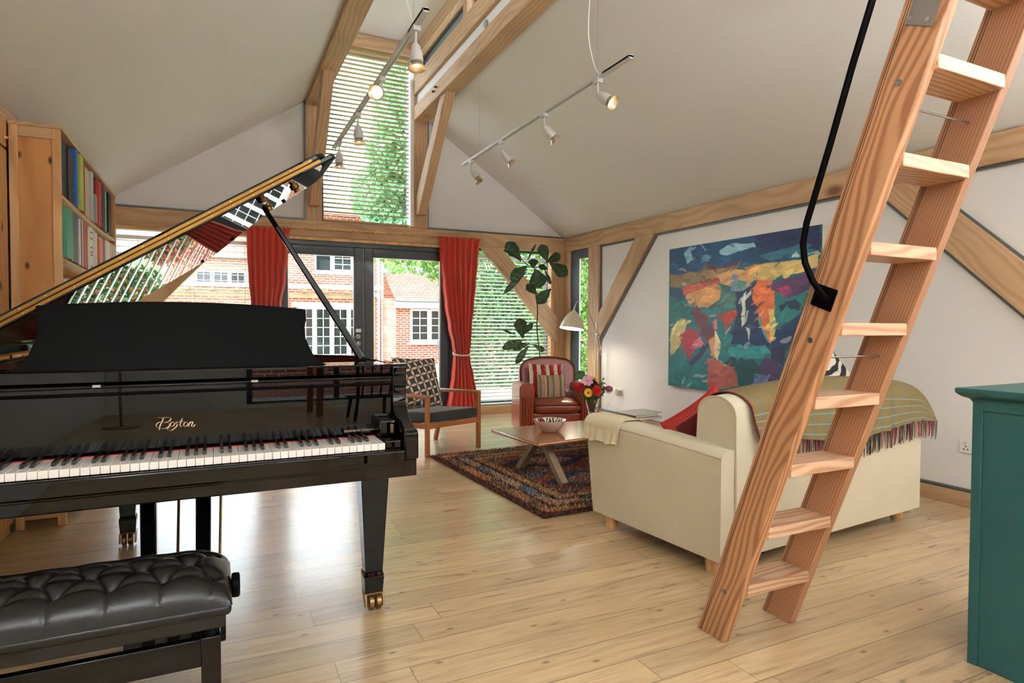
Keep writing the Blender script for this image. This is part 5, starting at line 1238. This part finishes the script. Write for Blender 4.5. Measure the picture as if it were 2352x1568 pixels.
for rn, (zs, lst) in rows.items():
    for i, (y, th2, hh_, dx, col, cn, kd) in enumerate(lst):
        nm = kd.replace(' ', '_') if kd != 'book' else 'book'
        zz = zs - .012*math.sin(PI*(y-4.155)/1.975) + .0005; x1 = -.775 + .02 - dx*.8; x1 = min(x1, -.745)
        o = thing(nm, '%s %s on the bookcase %s, %s from the near end' % (cn, kd, rn, num[i]), 'book' if kd == 'book' else ('box' if 'box' in kd else 'folder'), (-.88, y+th2/2, zz), 0, 'books and folders on the bookcase %s' % rn)
        c = MB(); e = .0025
        c.box(-.965, x1-.004, y, y+e, zz, zz+hh_).box(-.965, x1-.004, y+th2-e, y+th2, zz, zz+hh_).box(x1-.004, x1, y, y+th2, zz, zz+hh_)
        m_ = plain('cover_%s' % col, col, .5, var=.05, vscale=20)
        c.build('cover', m_, o, bevel=.001)
        MB().box(-.962, x1-.005, y+e, y+th2-e, zz+.003, zz+hh_-.006).build('pages', M['cardboard'], o, smooth=False)
        if 'red stripes' in cn:
            s_ = MB()
            for q in (.03, .07, .13, .16, .18, .26): s_.box(x1, x1+.0008, y+.02, y+th2-.02, zz+hh_-q-.01, zz+hh_-q)
            s_.build('spine_stripes', M['redfelt'], o, smooth=False)
cb_ = thing('wall_cupboard', 'built-in pine cupboard at the far left edge beside the bookcase', 'cupboard', (-1.01, 3.55, 0))
MB().box(-1.045, -1.005, 3.0, 4.10, 0, 2.2).build('carcass', M['pinerail'], cb_, bevel=.002)
for y0, y1 in ((3.02, 3.53), (3.54, 4.085)):
    MB().box(-1.004, -.988, y0, y1, .06, 2.03).build('door', M['pine'], cb_, bevel=.003)
    dd_ = MB().box(-1.004, -.988, y0, y1, 2.045, 2.19).build('door', M['pine'], cb_, bevel=.003)
    MB().lathe([(0, 0), (.008, 0), (.008, .015), (.015, .022), (.015, .03), (0, .034)], (-.988, y1-.03, 2.09), 14, (1, 0, 0)).build('knob', M['pinerail'], dd_)
# ------------------------------------------------------------ painting
PD = """1C4870|-1,999 988,998 988,825 1,816
1E2D5A|627,997 988,998 987,835 882,867 728,888 628,936
326E87|656,864 882,911 962,856 729,832
96C3D7|385,942 469,973 628,953 642,927 529,915 440,891 393,911
8CB9CD|122,954 167,968 194,914 141,881
5A87A5|254,922 304,919 313,869 255,869
AAD2CD|835,845 864,876 889,838
78B4B9|894,853 984,848 979,836 894,837
23696E|2,742 989,731 999,56 1,6
876E4B|6,817 289,816 531,816 411,741 231,749 7,718
7D322D|281,826 538,823 531,811 281,811
C88250|560,806 799,830 684,807 588,782
DCC378|588,789 683,817 883,822 985,828 980,756 884,741 763,726 737,708 644,722
D7A569|371,767 472,794 630,785 624,724 589,692 518,676 396,713
6E91AF|472,765 517,754 511,662 466,658
329188|517,733 582,720 561,666 511,662
C85F41|88,720 248,743 380,737 380,707 144,657 98,672
961E28|239,752 379,743 372,717 256,730
E1A55F|134,662 364,712 400,684 389,611 309,562 171,570 126,631
233C5F|7,718 106,715 126,623 190,534 145,504 8,644
1E6964|3,669 117,607 181,511 118,504 6,408
4B7873|396,691 450,673 511,613 527,562 475,542 334,550 389,611
1E2A5A|503,663 638,702 643,797 665,490 730,315 470,312 520,492
23787D|250,552 520,541 492,384 464,210 410,207 335,456
6E2D3C|172,558 215,580 310,494 376,405 377,353 312,325 252,403
C8412D|390,515 512,541 524,506 491,463 439,387 430,463 399,486
E18C8C|343,464 375,493 384,412 360,412
C8B978|16,408 127,504 146,449 102,313 18,200
AA232D|92,385 164,429 226,418 240,341 193,239 176,187 121,274
E16E82|201,332 252,372 279,320 202,278
32284B|176,183 295,328 324,306 194,149 149,189
196E73|4,187 149,193 194,145 313,268 330,220 307,18 1,15
E19B6E|320,344 368,360 370,234 338,232
EBD7AA|368,412 408,332 394,213 362,222
AF5A4B|321,223 418,200 510,156 534,45 316,11
E67841|644,722 737,711 754,634 756,535 749,356 723,342 661,490 618,614
E6D282|717,536 752,535 760,370 729,348
46AAA5|660,490 724,343 703,355 653,469
5F3C69|699,678 800,709 884,728 964,745 932,643 827,591 783,626
BE3C78|763,660 825,672 850,629 795,611
287D7D|754,634 820,588 926,643 910,575 882,500 804,420 760,449
1E2D50|778,554 857,590 898,569 887,528 827,546 791,508
1E3764|760,423 804,420 876,500 910,550 945,486 831,300 736,322
329696|471,297 703,328 723,302 691,250 486,237 463,268
0F4B50|418,200 479,237 637,236 706,153 639,85 541,45 510,149
4B325F|704,260 769,231 808,188 771,106 700,91 665,197
2D284B|730,322 824,303 807,208 737,249
D7E6D7|551,604 577,662 573,449 552,421
C8D2D7|579,428 604,418 594,338
5A6E9B|632,118 706,153 720,93 640,78"""
pt_ = thing('abstract_painting', 'large unframed abstract landscape painting in blue, orange and teal on the right wall', 'painting', (4.17, 4.09, .51))
MB().box(4.170, 4.2095, 3.21, 4.97, .51, 1.90).build('stretched_canvas', M['canvas'], pt_, bevel=.002)
nu, nv = 330, 262
U, Vv = np.meshgrid(np.linspace(0, 1, nu), np.linspace(0, 1, nv))
def nz(U, V, s, k=4, sc=6):
    o = np.zeros_like(U); r = np.random.default_rng(s)
    for i in range(k):
        for _ in range(3):
            a, b, c = r.normal(size=2)*sc*(1.9**i), None, r.random()*6.28
            o += np.sin(a[0]*U + a[1]*V + c)/(1.7**i)
    return o/4
Uw = U + .012*nz(U, Vv, 1) + .006*nz(U*4, Vv*4, 2) + .003*nz(U*14, Vv*14, 5); Vw = Vv + .014*nz(U, Vv, 3) + .007*nz(U*4, Vv*4, 4) + .003*nz(U*14, Vv*14, 6)
col = np.zeros((nv, nu, 3)); col[:] = srgb('1f6468')[:3]
for k, ln_ in enumerate(PD.strip().split('\n')):
    c, p = ln_.split('|'); P = np.array([[float(t)/1000 for t in q.split(',')] for q in p.split()])
    ins = np.zeros(U.shape, bool); n = len(P); j = n-1
    for i in range(n):
        xi, yi, xj, yj = P[i, 0], P[i, 1], P[j, 0], P[j, 1]
        cnd = ((yi > Vw) != (yj > Vw)); 
        with np.errstate(divide='ignore', invalid='ignore'): xx = (xj-xi)*(Vw-yi)/(yj-yi+1e-12)+xi
        ins ^= cnd & (Uw < xx); j = i
    cc_ = np.array(srgb(c)[:3]); m_ = nz(U*3, Vv*3, 20+k, 3, 9); m2 = nz(U*1.5, Vv*9, 60+k, 2, 12)
    t_ = np.clip(1 + .22*m_ + .16*m2, .5, 1.6)[..., None]
    blend = .92 if k > 2 else 1
    col[ins] = (col*(1-blend) + cc_*t_*blend)[ins]
    hl = ins & (m_*m2 > .42); col[hl] = (col*.6 + .4*np.minimum(1, cc_*1.8+.1))[hl]
rs_ = np.random.default_rng(11)
for k in range(420):
    cu, cv = rs_.random(2); an = (rs_.random()-.5)*1.2 + (0 if cv > .66 else 1.2*(rs_.random()-.2)); ln2 = .02+.05*rs_.random(); wd2_ = .004+.012*rs_.random()
    iu, iv = int(cu*(nu-1)), int(cv*(nv-1)); cc_ = col[iv, iu].copy()*(.55+1.0*rs_.random())
    if rs_.random() < .045: cc_ = cc_*.5 + .35
    du, dv = (U-cu)*1.27, (Vv-cv); a_s = du*math.cos(an)+dv*math.sin(an); b_s = -du*math.sin(an)+dv*math.cos(an) + .004*np.sin(a_s*60+k)
    m_ = (a_s/ln2)**2 + (b_s/wd2_)**2 < 1 + .5*nz(U*6, Vv*6, 7, 2, 12)
    col[m_] = col[m_]*.35 + cc_*.65
mb = MB().grid(lambda u, v: (4.1692, 4.968-1.756*u, .512+1.386*v), nu, nv)
mb.build('painted_surface', M['vcpaint'], pt_, cols=np.clip(col, 0, 1).reshape(-1, 3), smooth=False)
# ------------------------------------------------------------ curtains
cp = thing('curtain_pole', 'slim wooden curtain pole fixed across the tie beam', 'curtain pole', (1.6, 7.03, 2.19))
MB().tube([(.22, 7.02, 2.165), (3.0, 7.02, 2.195)], .0095, 12).build('pole', M['pinerail'], cp)
MB().lathe([(0, 0), (.022, 0), (.024, .02), (.02, .035), (0, .04)], (1.635, 7.05, 2.18), 16, (0, -1, 0)).build('bracket', M['pinerail'], cp)
for x in (.22, 3.0): MB().ball((x, 7.02, 2.165 if x < 1 else 2.195), .016, 12).build('finial', M['pinerail'], cp)
rg0 = None
for i in range(20):
    x = (.31 + i*.042) if i < 10 else (2.44 + (i-10)*.05)
    zc = 2.165 + (x-.22)*.0108
    q = MB().tube([(x, 7.02+.020*math.cos(a), zc-.006+.020*math.sin(a)) for a in [2*PI*k/16 for k in range(17)]], .0028, 6, caps=False).build('curtain_ring', M['beam'], cp)
def curtain(prof, label, folds, ph, tie=None):
    t = thing('curtain', label, 'curtain', ((prof[0][1]+prof[0][2])/2, 7.0, prof[0][0]))
    zs = [p[0] for p in prof]
    def f(u, v):
        z = zs[0] + (zs[-1]-zs[0])*v
        for a, b in zip(prof[:-1], prof[1:]):
            if a[0] >= z >= b[0]:
                k = (a[0]-z)/(a[0]-b[0]); k2 = k*k*(3-2*k); L_ = a[1]*(1-k2)+b[1]*k2; R_ = a[2]*(1-k2)+b[2]*k2; break
        wd_ = R_-L_; full = prof[0][2]-prof[0][1]; am = .018 + .022*(1-wd_/full)
        if v < .04: am *= .5 + v/.04*.5
        w = math.sin(2*PI*folds*u + ph + 1.2*math.sin(v*3+u*4)) + .3*math.sin(2*PI*folds*1.7*u + ph*2 + v*2)
        x = L_ + wd_*(u + .012*math.sin(2*PI*folds*u*1.0+ph))
        return (x, 6.985 + am*w + .02*(1-wd_/full)*math.cos((u-.5)*PI)*-1, z + (.004*math.sin(u*60) if v < .02 else 0))
    MB().grid(f, 220, 120).build('cloth', M['curtain'], t, solid=.002, angle=80)
    return t
c2 = curtain([(2.175, 2.385, 2.93), (2.12, 2.40, 2.905), (1.88, 2.408, 2.884), (1.62, 2.440, 2.860), (1.365, 2.470, 2.838), (1.10, 2.518, 2.810), (.89, 2.566, 2.795), (.775, 2.588, 2.778), (.68, 2.580, 2.790), (.52, 2.562, 2.836), (.31, 2.528, 2.880), (.10, 2.49, 2.925), (.015, 2.47, 2.95)], 'red curtain on the right of the doors, gathered by a bead tie-back', 7, .4)
mb = MB()
for i in range(26):
    a = PI + PI*i/13; mb.ball((2.683+.108*math.cos(a), 6.978+.062*math.sin(a), .775-.022*math.sin(a-PI)+.0), .0125, 8)
mb.build('bead_tieback', plain('pearl_bead', 'd8cdb8', .3, coat=.4), c2)
curtain([(2.145, .275, .72), (2.09, .285, .70), (1.87, .287, .693), (1.60, .300, .668), (1.34, .322, .624), (1.0, .36, .585), (.775, .385, .56), (.6, .37, .58), (.3, .33, .63), (.015, .30, .66)], 'red curtain on the left of the doors, hanging behind the piano', 7, 1.9)
# ------------------------------------------------------------ standing lamp
lp = thing('reading_lamp', 'cream shaded reading lamp on a chrome pole behind the armchair', 'lamp', (4.04, 6.1, 0))
MB().lathe([(0, 0), (.11, 0), (.11, .012), (.02, .022), (0, .022)], (4.04, 6.1, 0), 28).build('base', M['chrome'], lp)
MB().tube([(4.04, 6.1, .02), (4.04, 6.1, 1.168)], .0075, 12).build('pole', M['chrome'], lp)
MB().lathe([(0, -.02), (.014, -.02), (.014, .02), (0, .02)], (4.047, 6.085, 1.015), 14, (0, 1, 0)).ball((4.047, 6.09, 1.015), .016, 10).build('joint', M['steel'], lp)
arc = smooth_path([(4.044, 1.015), (3.99, 1.14), (3.937, 1.25), (3.905, 1.335), (3.865, 1.385), (3.815, 1.402), (3.765, 1.395), (3.738, 1.355), (3.722, 1.30)], 6)
MB().tube([(a, 6.085, b) for a, b in arc], .0045, 8).build('arm', M['chrome'], lp)
sh = Vector((3.722, 6.085, 1.285)); ax_ = Vector((-.17, -.06, -1)).normalized()
shp = [(.012, -.01), (.020, .0), (.040, .012), (.072, .045), (.098, .085), (.120, .130), (.136, .175), (.143, .205), (.1415, .206), (.134, .175), (.118, .130), (.096, .087), (.070, .048), (.038, .016), (.0, .014)]
sp = MB().lathe(shp, sh, 40, ax_, close=True).build('lamp_shade', M['cream'], lp)
MB().lathe([(0, -.045), (.010, -.045), (.012, -.02), (.018, -.012), (.018, .002), (0, .002)], sh, 14, ax_).build('shade_cap', M['chrome'], lp)
MB().ball(sh + ax_*.10, .028, 12).build('bulb', M['bulbw'], lp)
MB().tube(smooth3([(4.055, 6.08, 1.0), (4.065, 6.07, .93), (4.085, 6.06, .84), (4.10, 6.05, .80), (4.085, 6.05, .77), (4.07, 6.06, .80), (4.08, 6.07, .87), (4.06, 6.09, .80), (4.05, 6.1, .6), (4.05, 6.1, .1)]), .0025, 6).build('cord', M['white'], lp)
# ------------------------------------------------------------ fig plant
FG = [(3.212,1.872,3.033,2.080,0.171),(3.529,1.868,3.453,2.073,0.144),(3.544,1.869,3.780,1.973,0.125),(3.559,1.856,3.805,1.721,0.171),(3.366,1.776,3.404,1.556,0.230),(3.278,1.811,3.077,1.642,0.157),(3.285,1.753,3.007,1.487,0.079),(3.389,1.484,3.235,1.596,0.118),(3.576,1.554,3.427,1.373,0.144),(3.263,1.856,3.379,2.075,0.033),(3.359,1.795,3.351,1.899,0.131),(3.545,1.783,3.425,1.824,0.079),(3.507,1.775,3.598,1.608,0.052),(3.205,1.879,2.963,1.981,0.039),(3.202,0.969,3.165,1.201,0.171),(3.223,0.988,3.347,1.144,0.079),(3.223,0.949,2.945,0.849,0.111),(3.297,0.896,3.087,0.860,0.118),(3.282,0.883,3.124,0.672,0.092),(3.370,0.889,3.535,0.814,0.079),(3.158,1.001,2.980,1.072,0.026),(3.844,0.473,4.049,0.534,0.118),(3.843,0.540,3.914,0.606,0.033)]
fg = thing('fiddle_leaf_fig', 'tall fiddle-leaf fig with large dark leaves behind the armchair', 'plant', (3.5, 6.42, 0))
MB().lathe([(0, 0), (.12, 0), (.16, .30), (.165, .30), (.165, .34), (.15, .34), (.145, .30), (0, .30)], (3.52, 6.45, 0), 28).build('pot', M['pot'], fg)
MB().lathe([(0, .305), (.145, .305)], (3.52, 6.45, 0), 24).build('soil', M['soil'], fg)
mb = MB().tube(smooth3([(3.51, 6.45, .30), (3.47, 6.42, .60), (3.445, 6.4, .77), (3.406, 6.4, 1.079), (3.413, 6.4, 1.301), (3.389, 6.4, 1.484), (3.366, 6.4, 1.782)]), .0075, 8)
for q in ([(3.366, 1.789), (3.263, 1.83), (3.21, 1.872), (3.205, 1.89)], [(3.366, 1.782), (3.45, 1.82), (3.535, 1.868)], [(3.407, .889), (3.297, .896), (3.223, .962)], [(3.405, 1.5), (3.38, 1.50)], [(3.51, .4), (3.7, .45), (3.843, .5)], [(3.389, 1.484), (3.5, 1.53), (3.576, 1.554)]):
    mb.tube([(a, 6.4, b) for a, b in q], [.005]*(len(q)-1) + [.003], 6)
mb.build('stem', M['stem'], fg)
lm, vm = MB(), MB()
for k, (xa, za, xb, zb, wd_) in enumerate(FG):
    rr = random.Random(k); a = Vector((xa, 6.40 + (rr.random()-.5)*.10, za)); b = Vector((xb, a.y + (rr.random()-.5)*.12, zb))
    if k >= 21: a.y = 6.40; b.y = 6.35
    d = b-a; L = d.length; X = d.normalized(); vw = Vector((3.3, 6.4, .3)).normalized(); S = X.cross(vw).normalized(); Nn = S.cross(X)
    turn = (rr.random()-.5)*.6; S2 = S*math.cos(turn) + Nn*math.sin(turn); N2 = S2.cross(X); wd2 = wd_/max(.7, math.cos(turn))
    def lf(u, v):
        s = 2*u-1; t = v
        w = wd2/2*(math.sin(PI*min(1, t**1.25*.97+.03))**.62)*(.45+.55*min(1, t*1.35)) * (1 + .05*math.sin(t*17+k))
        cp_ = Vector(a) + X*(L*t) + Vector((0, 0, -.05*L*(t-.5)**2*4+.05*L))*(.5)
        return tuple(cp_ + S2*(w*s) - N2*(.05*w*(s*s))*3 - N2*(.006*math.sin(t*26+s*3)) - N2*.004*abs(math.sin(t*20)))
    lm.grid(lf, 13, 20)
    vm.tube([Vector(lf(.5, j/12)) - vw*.0025 for j in range(1, 12)], [.0022*(1-j/14) for j in range(11)], 4)
lm.build('leaves', M['fig'], fg, solid=.0012, angle=80); vm.build('leaf_veins', plain('leaf_vein', '7f9a5a', .6), fg)
# ------------------------------------------------------------ sockets, cable
def socket(label, y, z, n=2):
    t = thing('wall_socket', label, 'socket', (4.2, y, z))
    MB().box(4.203, 4.212, y-.073, y+.073, z-.043, z+.043).build('face_plate', M['white'], t, bevel=.003)
    mb = MB()
    for s in (-1, 1): mb.box(4.2018, 4.2032, y+s*.04-.008, y+s*.04+.008, z+.012, z+.028)
    mb.build('switch', M['trackw'], t, smooth=False)
    mb = MB()
    for s in (-1, 1):
        for a, b in ((0, 0), (-.011, -.018), (.011, -.018)): mb.box(4.2024, 4.2036, y+s*.035+a-.003, y+s*.035+a+.003, z+b-.006, z+b+.004)
    mb.build('pin_holes', M['matt_black'], t, smooth=False); return t
socket('white double wall socket between the sofa and the teal cabinet', 2.17, .375)
socket('white double wall socket near the corner, behind the flowers', 5.87, .35)
pg = thing('plug', 'pale plug and thin white cable in the corner wall socket', 'plug', (4.19, 5.90, .345))
MB().box(4.165, 4.2015, 5.885, 5.925, .33, .385).build('plug_body', M['white'], pg, bevel=.006)
MB().tube(smooth3([(4.17, 5.905, .33), (4.16, 5.93, .27), (4.14, 6.0, .17), (4.12, 6.08, .08), (4.1, 6.1, .01), (4.06, 6.1, .008)]), .0028, 6).build('cable', M['white'], pg)
pg = thing('plug_adapter', 'small grey plug adapter in the corner wall socket', 'plug', (4.19, 5.835, .345))
MB().box(4.15, 4.2015, 5.815, 5.855, .315, .375).build('adapter_body', plain('adapter_grey', 'a8a49a', .5), pg, bevel=.005)
# ------------------------------------------------------------ track lights
def track(x, z, y0, y1, heads, label, wires, ztop):
    t = thing('track_light', label, 'track light', (x, (y0+y1)/2, z))
    MB().box(x-.017, x-.007, y0, y1, z, z+.006).box(x+.007, x+.017, y0, y1, z, z+.006).box(x-.017, x+.017, y0, y1, z+.005, z+.022).box(x-.017, x+.017, y0, y0+.28, z-.002, z+.019).build('rail', M['trackw'], t, bevel=.0015)
    for i, y in enumerate(wires): MB().tube([(x, y, z+.02), (x, y, ztop[i])], .0012, 5).lathe([(0, 0), (.006, 0), (.004, .02), (0, .02)], (x, y, z+.02), 8).build('suspension_wire', M['steel'], t); 
    MB().tube(smooth3([(x, wires[0]-.02, z+.02), (x-.02, wires[0]+.02, z+.12), (x-.05, wires[0]+.03, z+.30), (x-.04, wires[0]+.02, z+.6), (x-.02, wires[0], ztop[0])]), .0035, 6).build('power_cable', M['white'], t)
    for y, dr, on in heads:
        d = Vector(dr).normalized()
        hd = MB().box(x-.02, x+.02, y-.028, y+.028, z-.026, z+.004).tube([(x, y, z-.024), (x, y, z-.05), (x, y-.0, z-.075)], [.008, .007, .007], 8)
        j = Vector((x, y, z-.085)); hd.ball(j, .012, 8)
        b0 = j - Vector((0, 0, .01))
        hd.lathe([(0, -.005), (.018, -.002), (.024, .01), (.033, .045), (.036, .052), (.036, .092), (.031, .097), (.0, .097)], b0, 24, d)
        h = hd.build('spotlight', M['trackw'], t, angle=40)
        c = b0 + d*.097
        MB().lathe([(.020, 0), (.030, .010), (.040, .024), (.049, .033), (.050, .036), (.047, .035), (.038, .026), (.027, .013), (.012, .006)], c, 28, d, close=True).build('reflector', M['reflector'], h)
        MB().ball(c + d*.018, .010 if on else .006, 10).build('bulb', M['bulb'] if on else M['reflector'], h)
        if on:
            L_ = bpy.data.lights.new('track_spot', 'SPOT'); L_.energy = 10; L_.color = (1, .78, .55); L_.spot_size = rad(70); L_.spot_blend = .8; L_.shadow_soft_size = .02
            lo_ = bpy.data.objects.new('track_spot', L_); C.objects.link(lo_); lo_.location = c + d*.04; lo_.rotation_euler = d.to_track_quat('-Z', 'Y').to_euler()
    return t
track(.98, 2.722, 3.06, 5.80, [(3.245, (.02, -.12, -1), 1), (4.0, (-.45, -.75, -.30), 1), (4.747, (.05, -.05, -1), 1), (5.54, (0, 0, -1), 1)], 'left suspended track light with four spotlights, in front of the gable window', (3.29, 5.276), (3.52, 3.52))
track(2.2, 2.685, 2.975, 5.69, [(3.325, (.40, -.70, -.55), 1), (4.035, (.72, -.10, -.70), 1), (4.78, (.72, -.10, -.70), 1), (5.474, (.45, -.45, -.8), 0)], 'right suspended track light with four spotlights, under the roof slope', (3.33, 5.276), (3.52, 3.52))
# ------------------------------------------------------------ dining end of the room (seen only as reflections)
dt = thing('dining_table', 'wooden dining table behind the camera, seen only in the piano reflection', 'table', (1.6, -1.9, 0))
MB().box(.8, 2.6, -2.3, -1.5, .72, .75).build('tabletop', M['table'], dt, bevel=.006)
for x in (.86, 2.54):
    for y in (-2.24, -1.56): MB().box(x-.03, x+.03, y-.03, y+.03, 0, .72).build('leg', M['table'], dt, bevel=.003)
for i, x in enumerate((1.25, 2.1)):
    c = thing('dining_chair', 'dark spindle-back dining chair, %s of the two at the table behind the camera' % ('left' if i == 0 else 'right'), 'chair', (x, -1.15, 0))
    MB().box(x-.2, x+.2, -1.36, -.96, .43, .46).build('seat', M['satin'], c, bevel=.01)
    for a in (-.17, .17):
        MB().tube([(x+a, -1.33, 0), (x+a*.9, -1.3, .43)], .015, 8).build('leg', M['satin'], c)
        MB().tube([(x+a, -.98, 0), (x+a*.9, -1.0, .44), (x+a, -.93, .9)], .015, 8).build('leg', M['satin'], c)
    MB().box(x-.2, x+.2, -.945, -.92, .84, .92).build('top_rail', M['satin'], c, bevel=.008)
    for k in range(4): MB().tube([(x-.12+.08*k, -1.0, .45), (x-.12+.08*k, -.93, .85)], .008, 6).build('spindle', M['satin'], c)
# ------------------------------------------------------------ camera, light, view
cd_ = bpy.data.cameras.new('camera'); cam = bpy.data.objects.new('camera', cd_); C.objects.link(cam)
cd_.sensor_width = 36; cd_.lens = 1410.17/2352*36; cd_.clip_start = .02; cd_.clip_end = 200
a_, p2_, r_ = .448474, .026334, .003227
Fw = Vector((math.sin(a_)*math.cos(p2_), math.cos(a_)*math.cos(p2_), -math.sin(p2_)))
Rt = Vector((math.cos(a_), -math.sin(a_), 0)); Up = Rt.cross(Fw)
R2_ = Rt*math.cos(r_) + Up*math.sin(r_); U2_ = -Rt*math.sin(r_) + Up*math.cos(r_)
mw = Matrix((R2_, U2_, -Fw)).transposed().to_4x4(); mw.translation = (0, 0, 1.12); cam.matrix_world = mw
bpy.context.scene.camera = cam
w = bpy.data.worlds.new('sky'); bpy.context.scene.world = w; w.use_nodes = True; nt = w.node_tree; nt.nodes.clear()
wo = nt.nodes.new('ShaderNodeOutputWorld')
tc = N(nt, 'ShaderNodeTexCoord'); no = N(nt, 'ShaderNodeTexNoise', {'Vector': tc.outputs['Generated'], 'Scale': 3.0, 'Detail': 5.0})
cl = ramp(nt, no.outputs[0], [(.35, (.70, .83, 1, 1)), (.6, (.94, .97, 1, 1))])
bg = N(nt, 'ShaderNodeBackground', {'Color': cl, 'Strength': WORLD}); nt.links.new(bg.outputs[0], wo.inputs[0])
L_ = bpy.data.lights.new('sun', 'SUN'); L_.energy = SUN; L_.angle = rad(4); L_.color = (1, .95, .86)
so_ = bpy.data.objects.new('sun', L_); C.objects.link(so_); so_.rotation_euler = (rad(48), 0, rad(-35))
L_ = bpy.data.lights.new('shade_lamp', 'POINT'); L_.energy = 5; L_.color = (1, .88, .7); L_.shadow_soft_size = .03
lo_ = bpy.data.objects.new('shade_lamp', L_); C.objects.link(lo_); lo_.location = sh + ax_*.15

for i, (x, y, lb) in enumerate(((-.72, -1.6, 'left'), (3.75, -1.9, 'right back'), (3.8, -.35, 'right'))):  # added uplighters out of view, bouncing fill light off the ceiling
    u = thing('added_uplighter', 'added steel uplighter for fill light, on the %s of the unseen end of the room' % lb, 'lamp', (x, y, 0))
    MB().lathe([(0, 0), (.14, 0), (.14, .02), (.015, .03), (0, .03)], (x, y, 0), 24).build('base', M['steel'], u)
    MB().tube([(x, y, .02), (x, y, 1.72)], .012, 10).build('pole', M['steel'], u)
    MB().lathe([(.015, 0), (.06, .01), (.16, .07), (.20, .12), (.197, .12), (.157, .075), (.06, .016), (0, .012)], (x, y, 1.71), 32, close=True).build('bowl_shade', M['steel'], u)
    MB().lathe([(0, 0), (.10, 0)], (x, y, 1.80), 24).build('diffuser', emit('fill_uplight_diffuser', 'fff1de', 6), u, smooth=False)
    L_ = bpy.data.lights.new('fill_uplight', 'AREA'); L_.shape = 'DISK'; L_.size = .3; L_.energy = UPW; L_.color = (.86, .935, 1); L_.spread = rad(170)
    o_ = bpy.data.objects.new('fill_uplight', L_); C.objects.link(o_); o_.location = (x, y, 1.86); o_.rotation_euler = (PI, 0, 0)
sc = bpy.context.scene
sc.view_settings.view_transform = 'Standard'; sc.view_settings.look = 'None'; sc.view_settings.gamma = 1; sc.view_settings.use_curve_mapping = False
sc.view_settings.exposure = EXPO
sc.cycles.max_bounces = 10; sc.cycles.diffuse_bounces = 6; sc.cycles.glossy_bounces = 5; sc.cycles.transmission_bounces = 8; sc.cycles.transparent_max_bounces = 16
sc.cycles.caustics_reflective = False; sc.cycles.caustics_refractive = False; sc.cycles.sample_clamp_indirect = 8
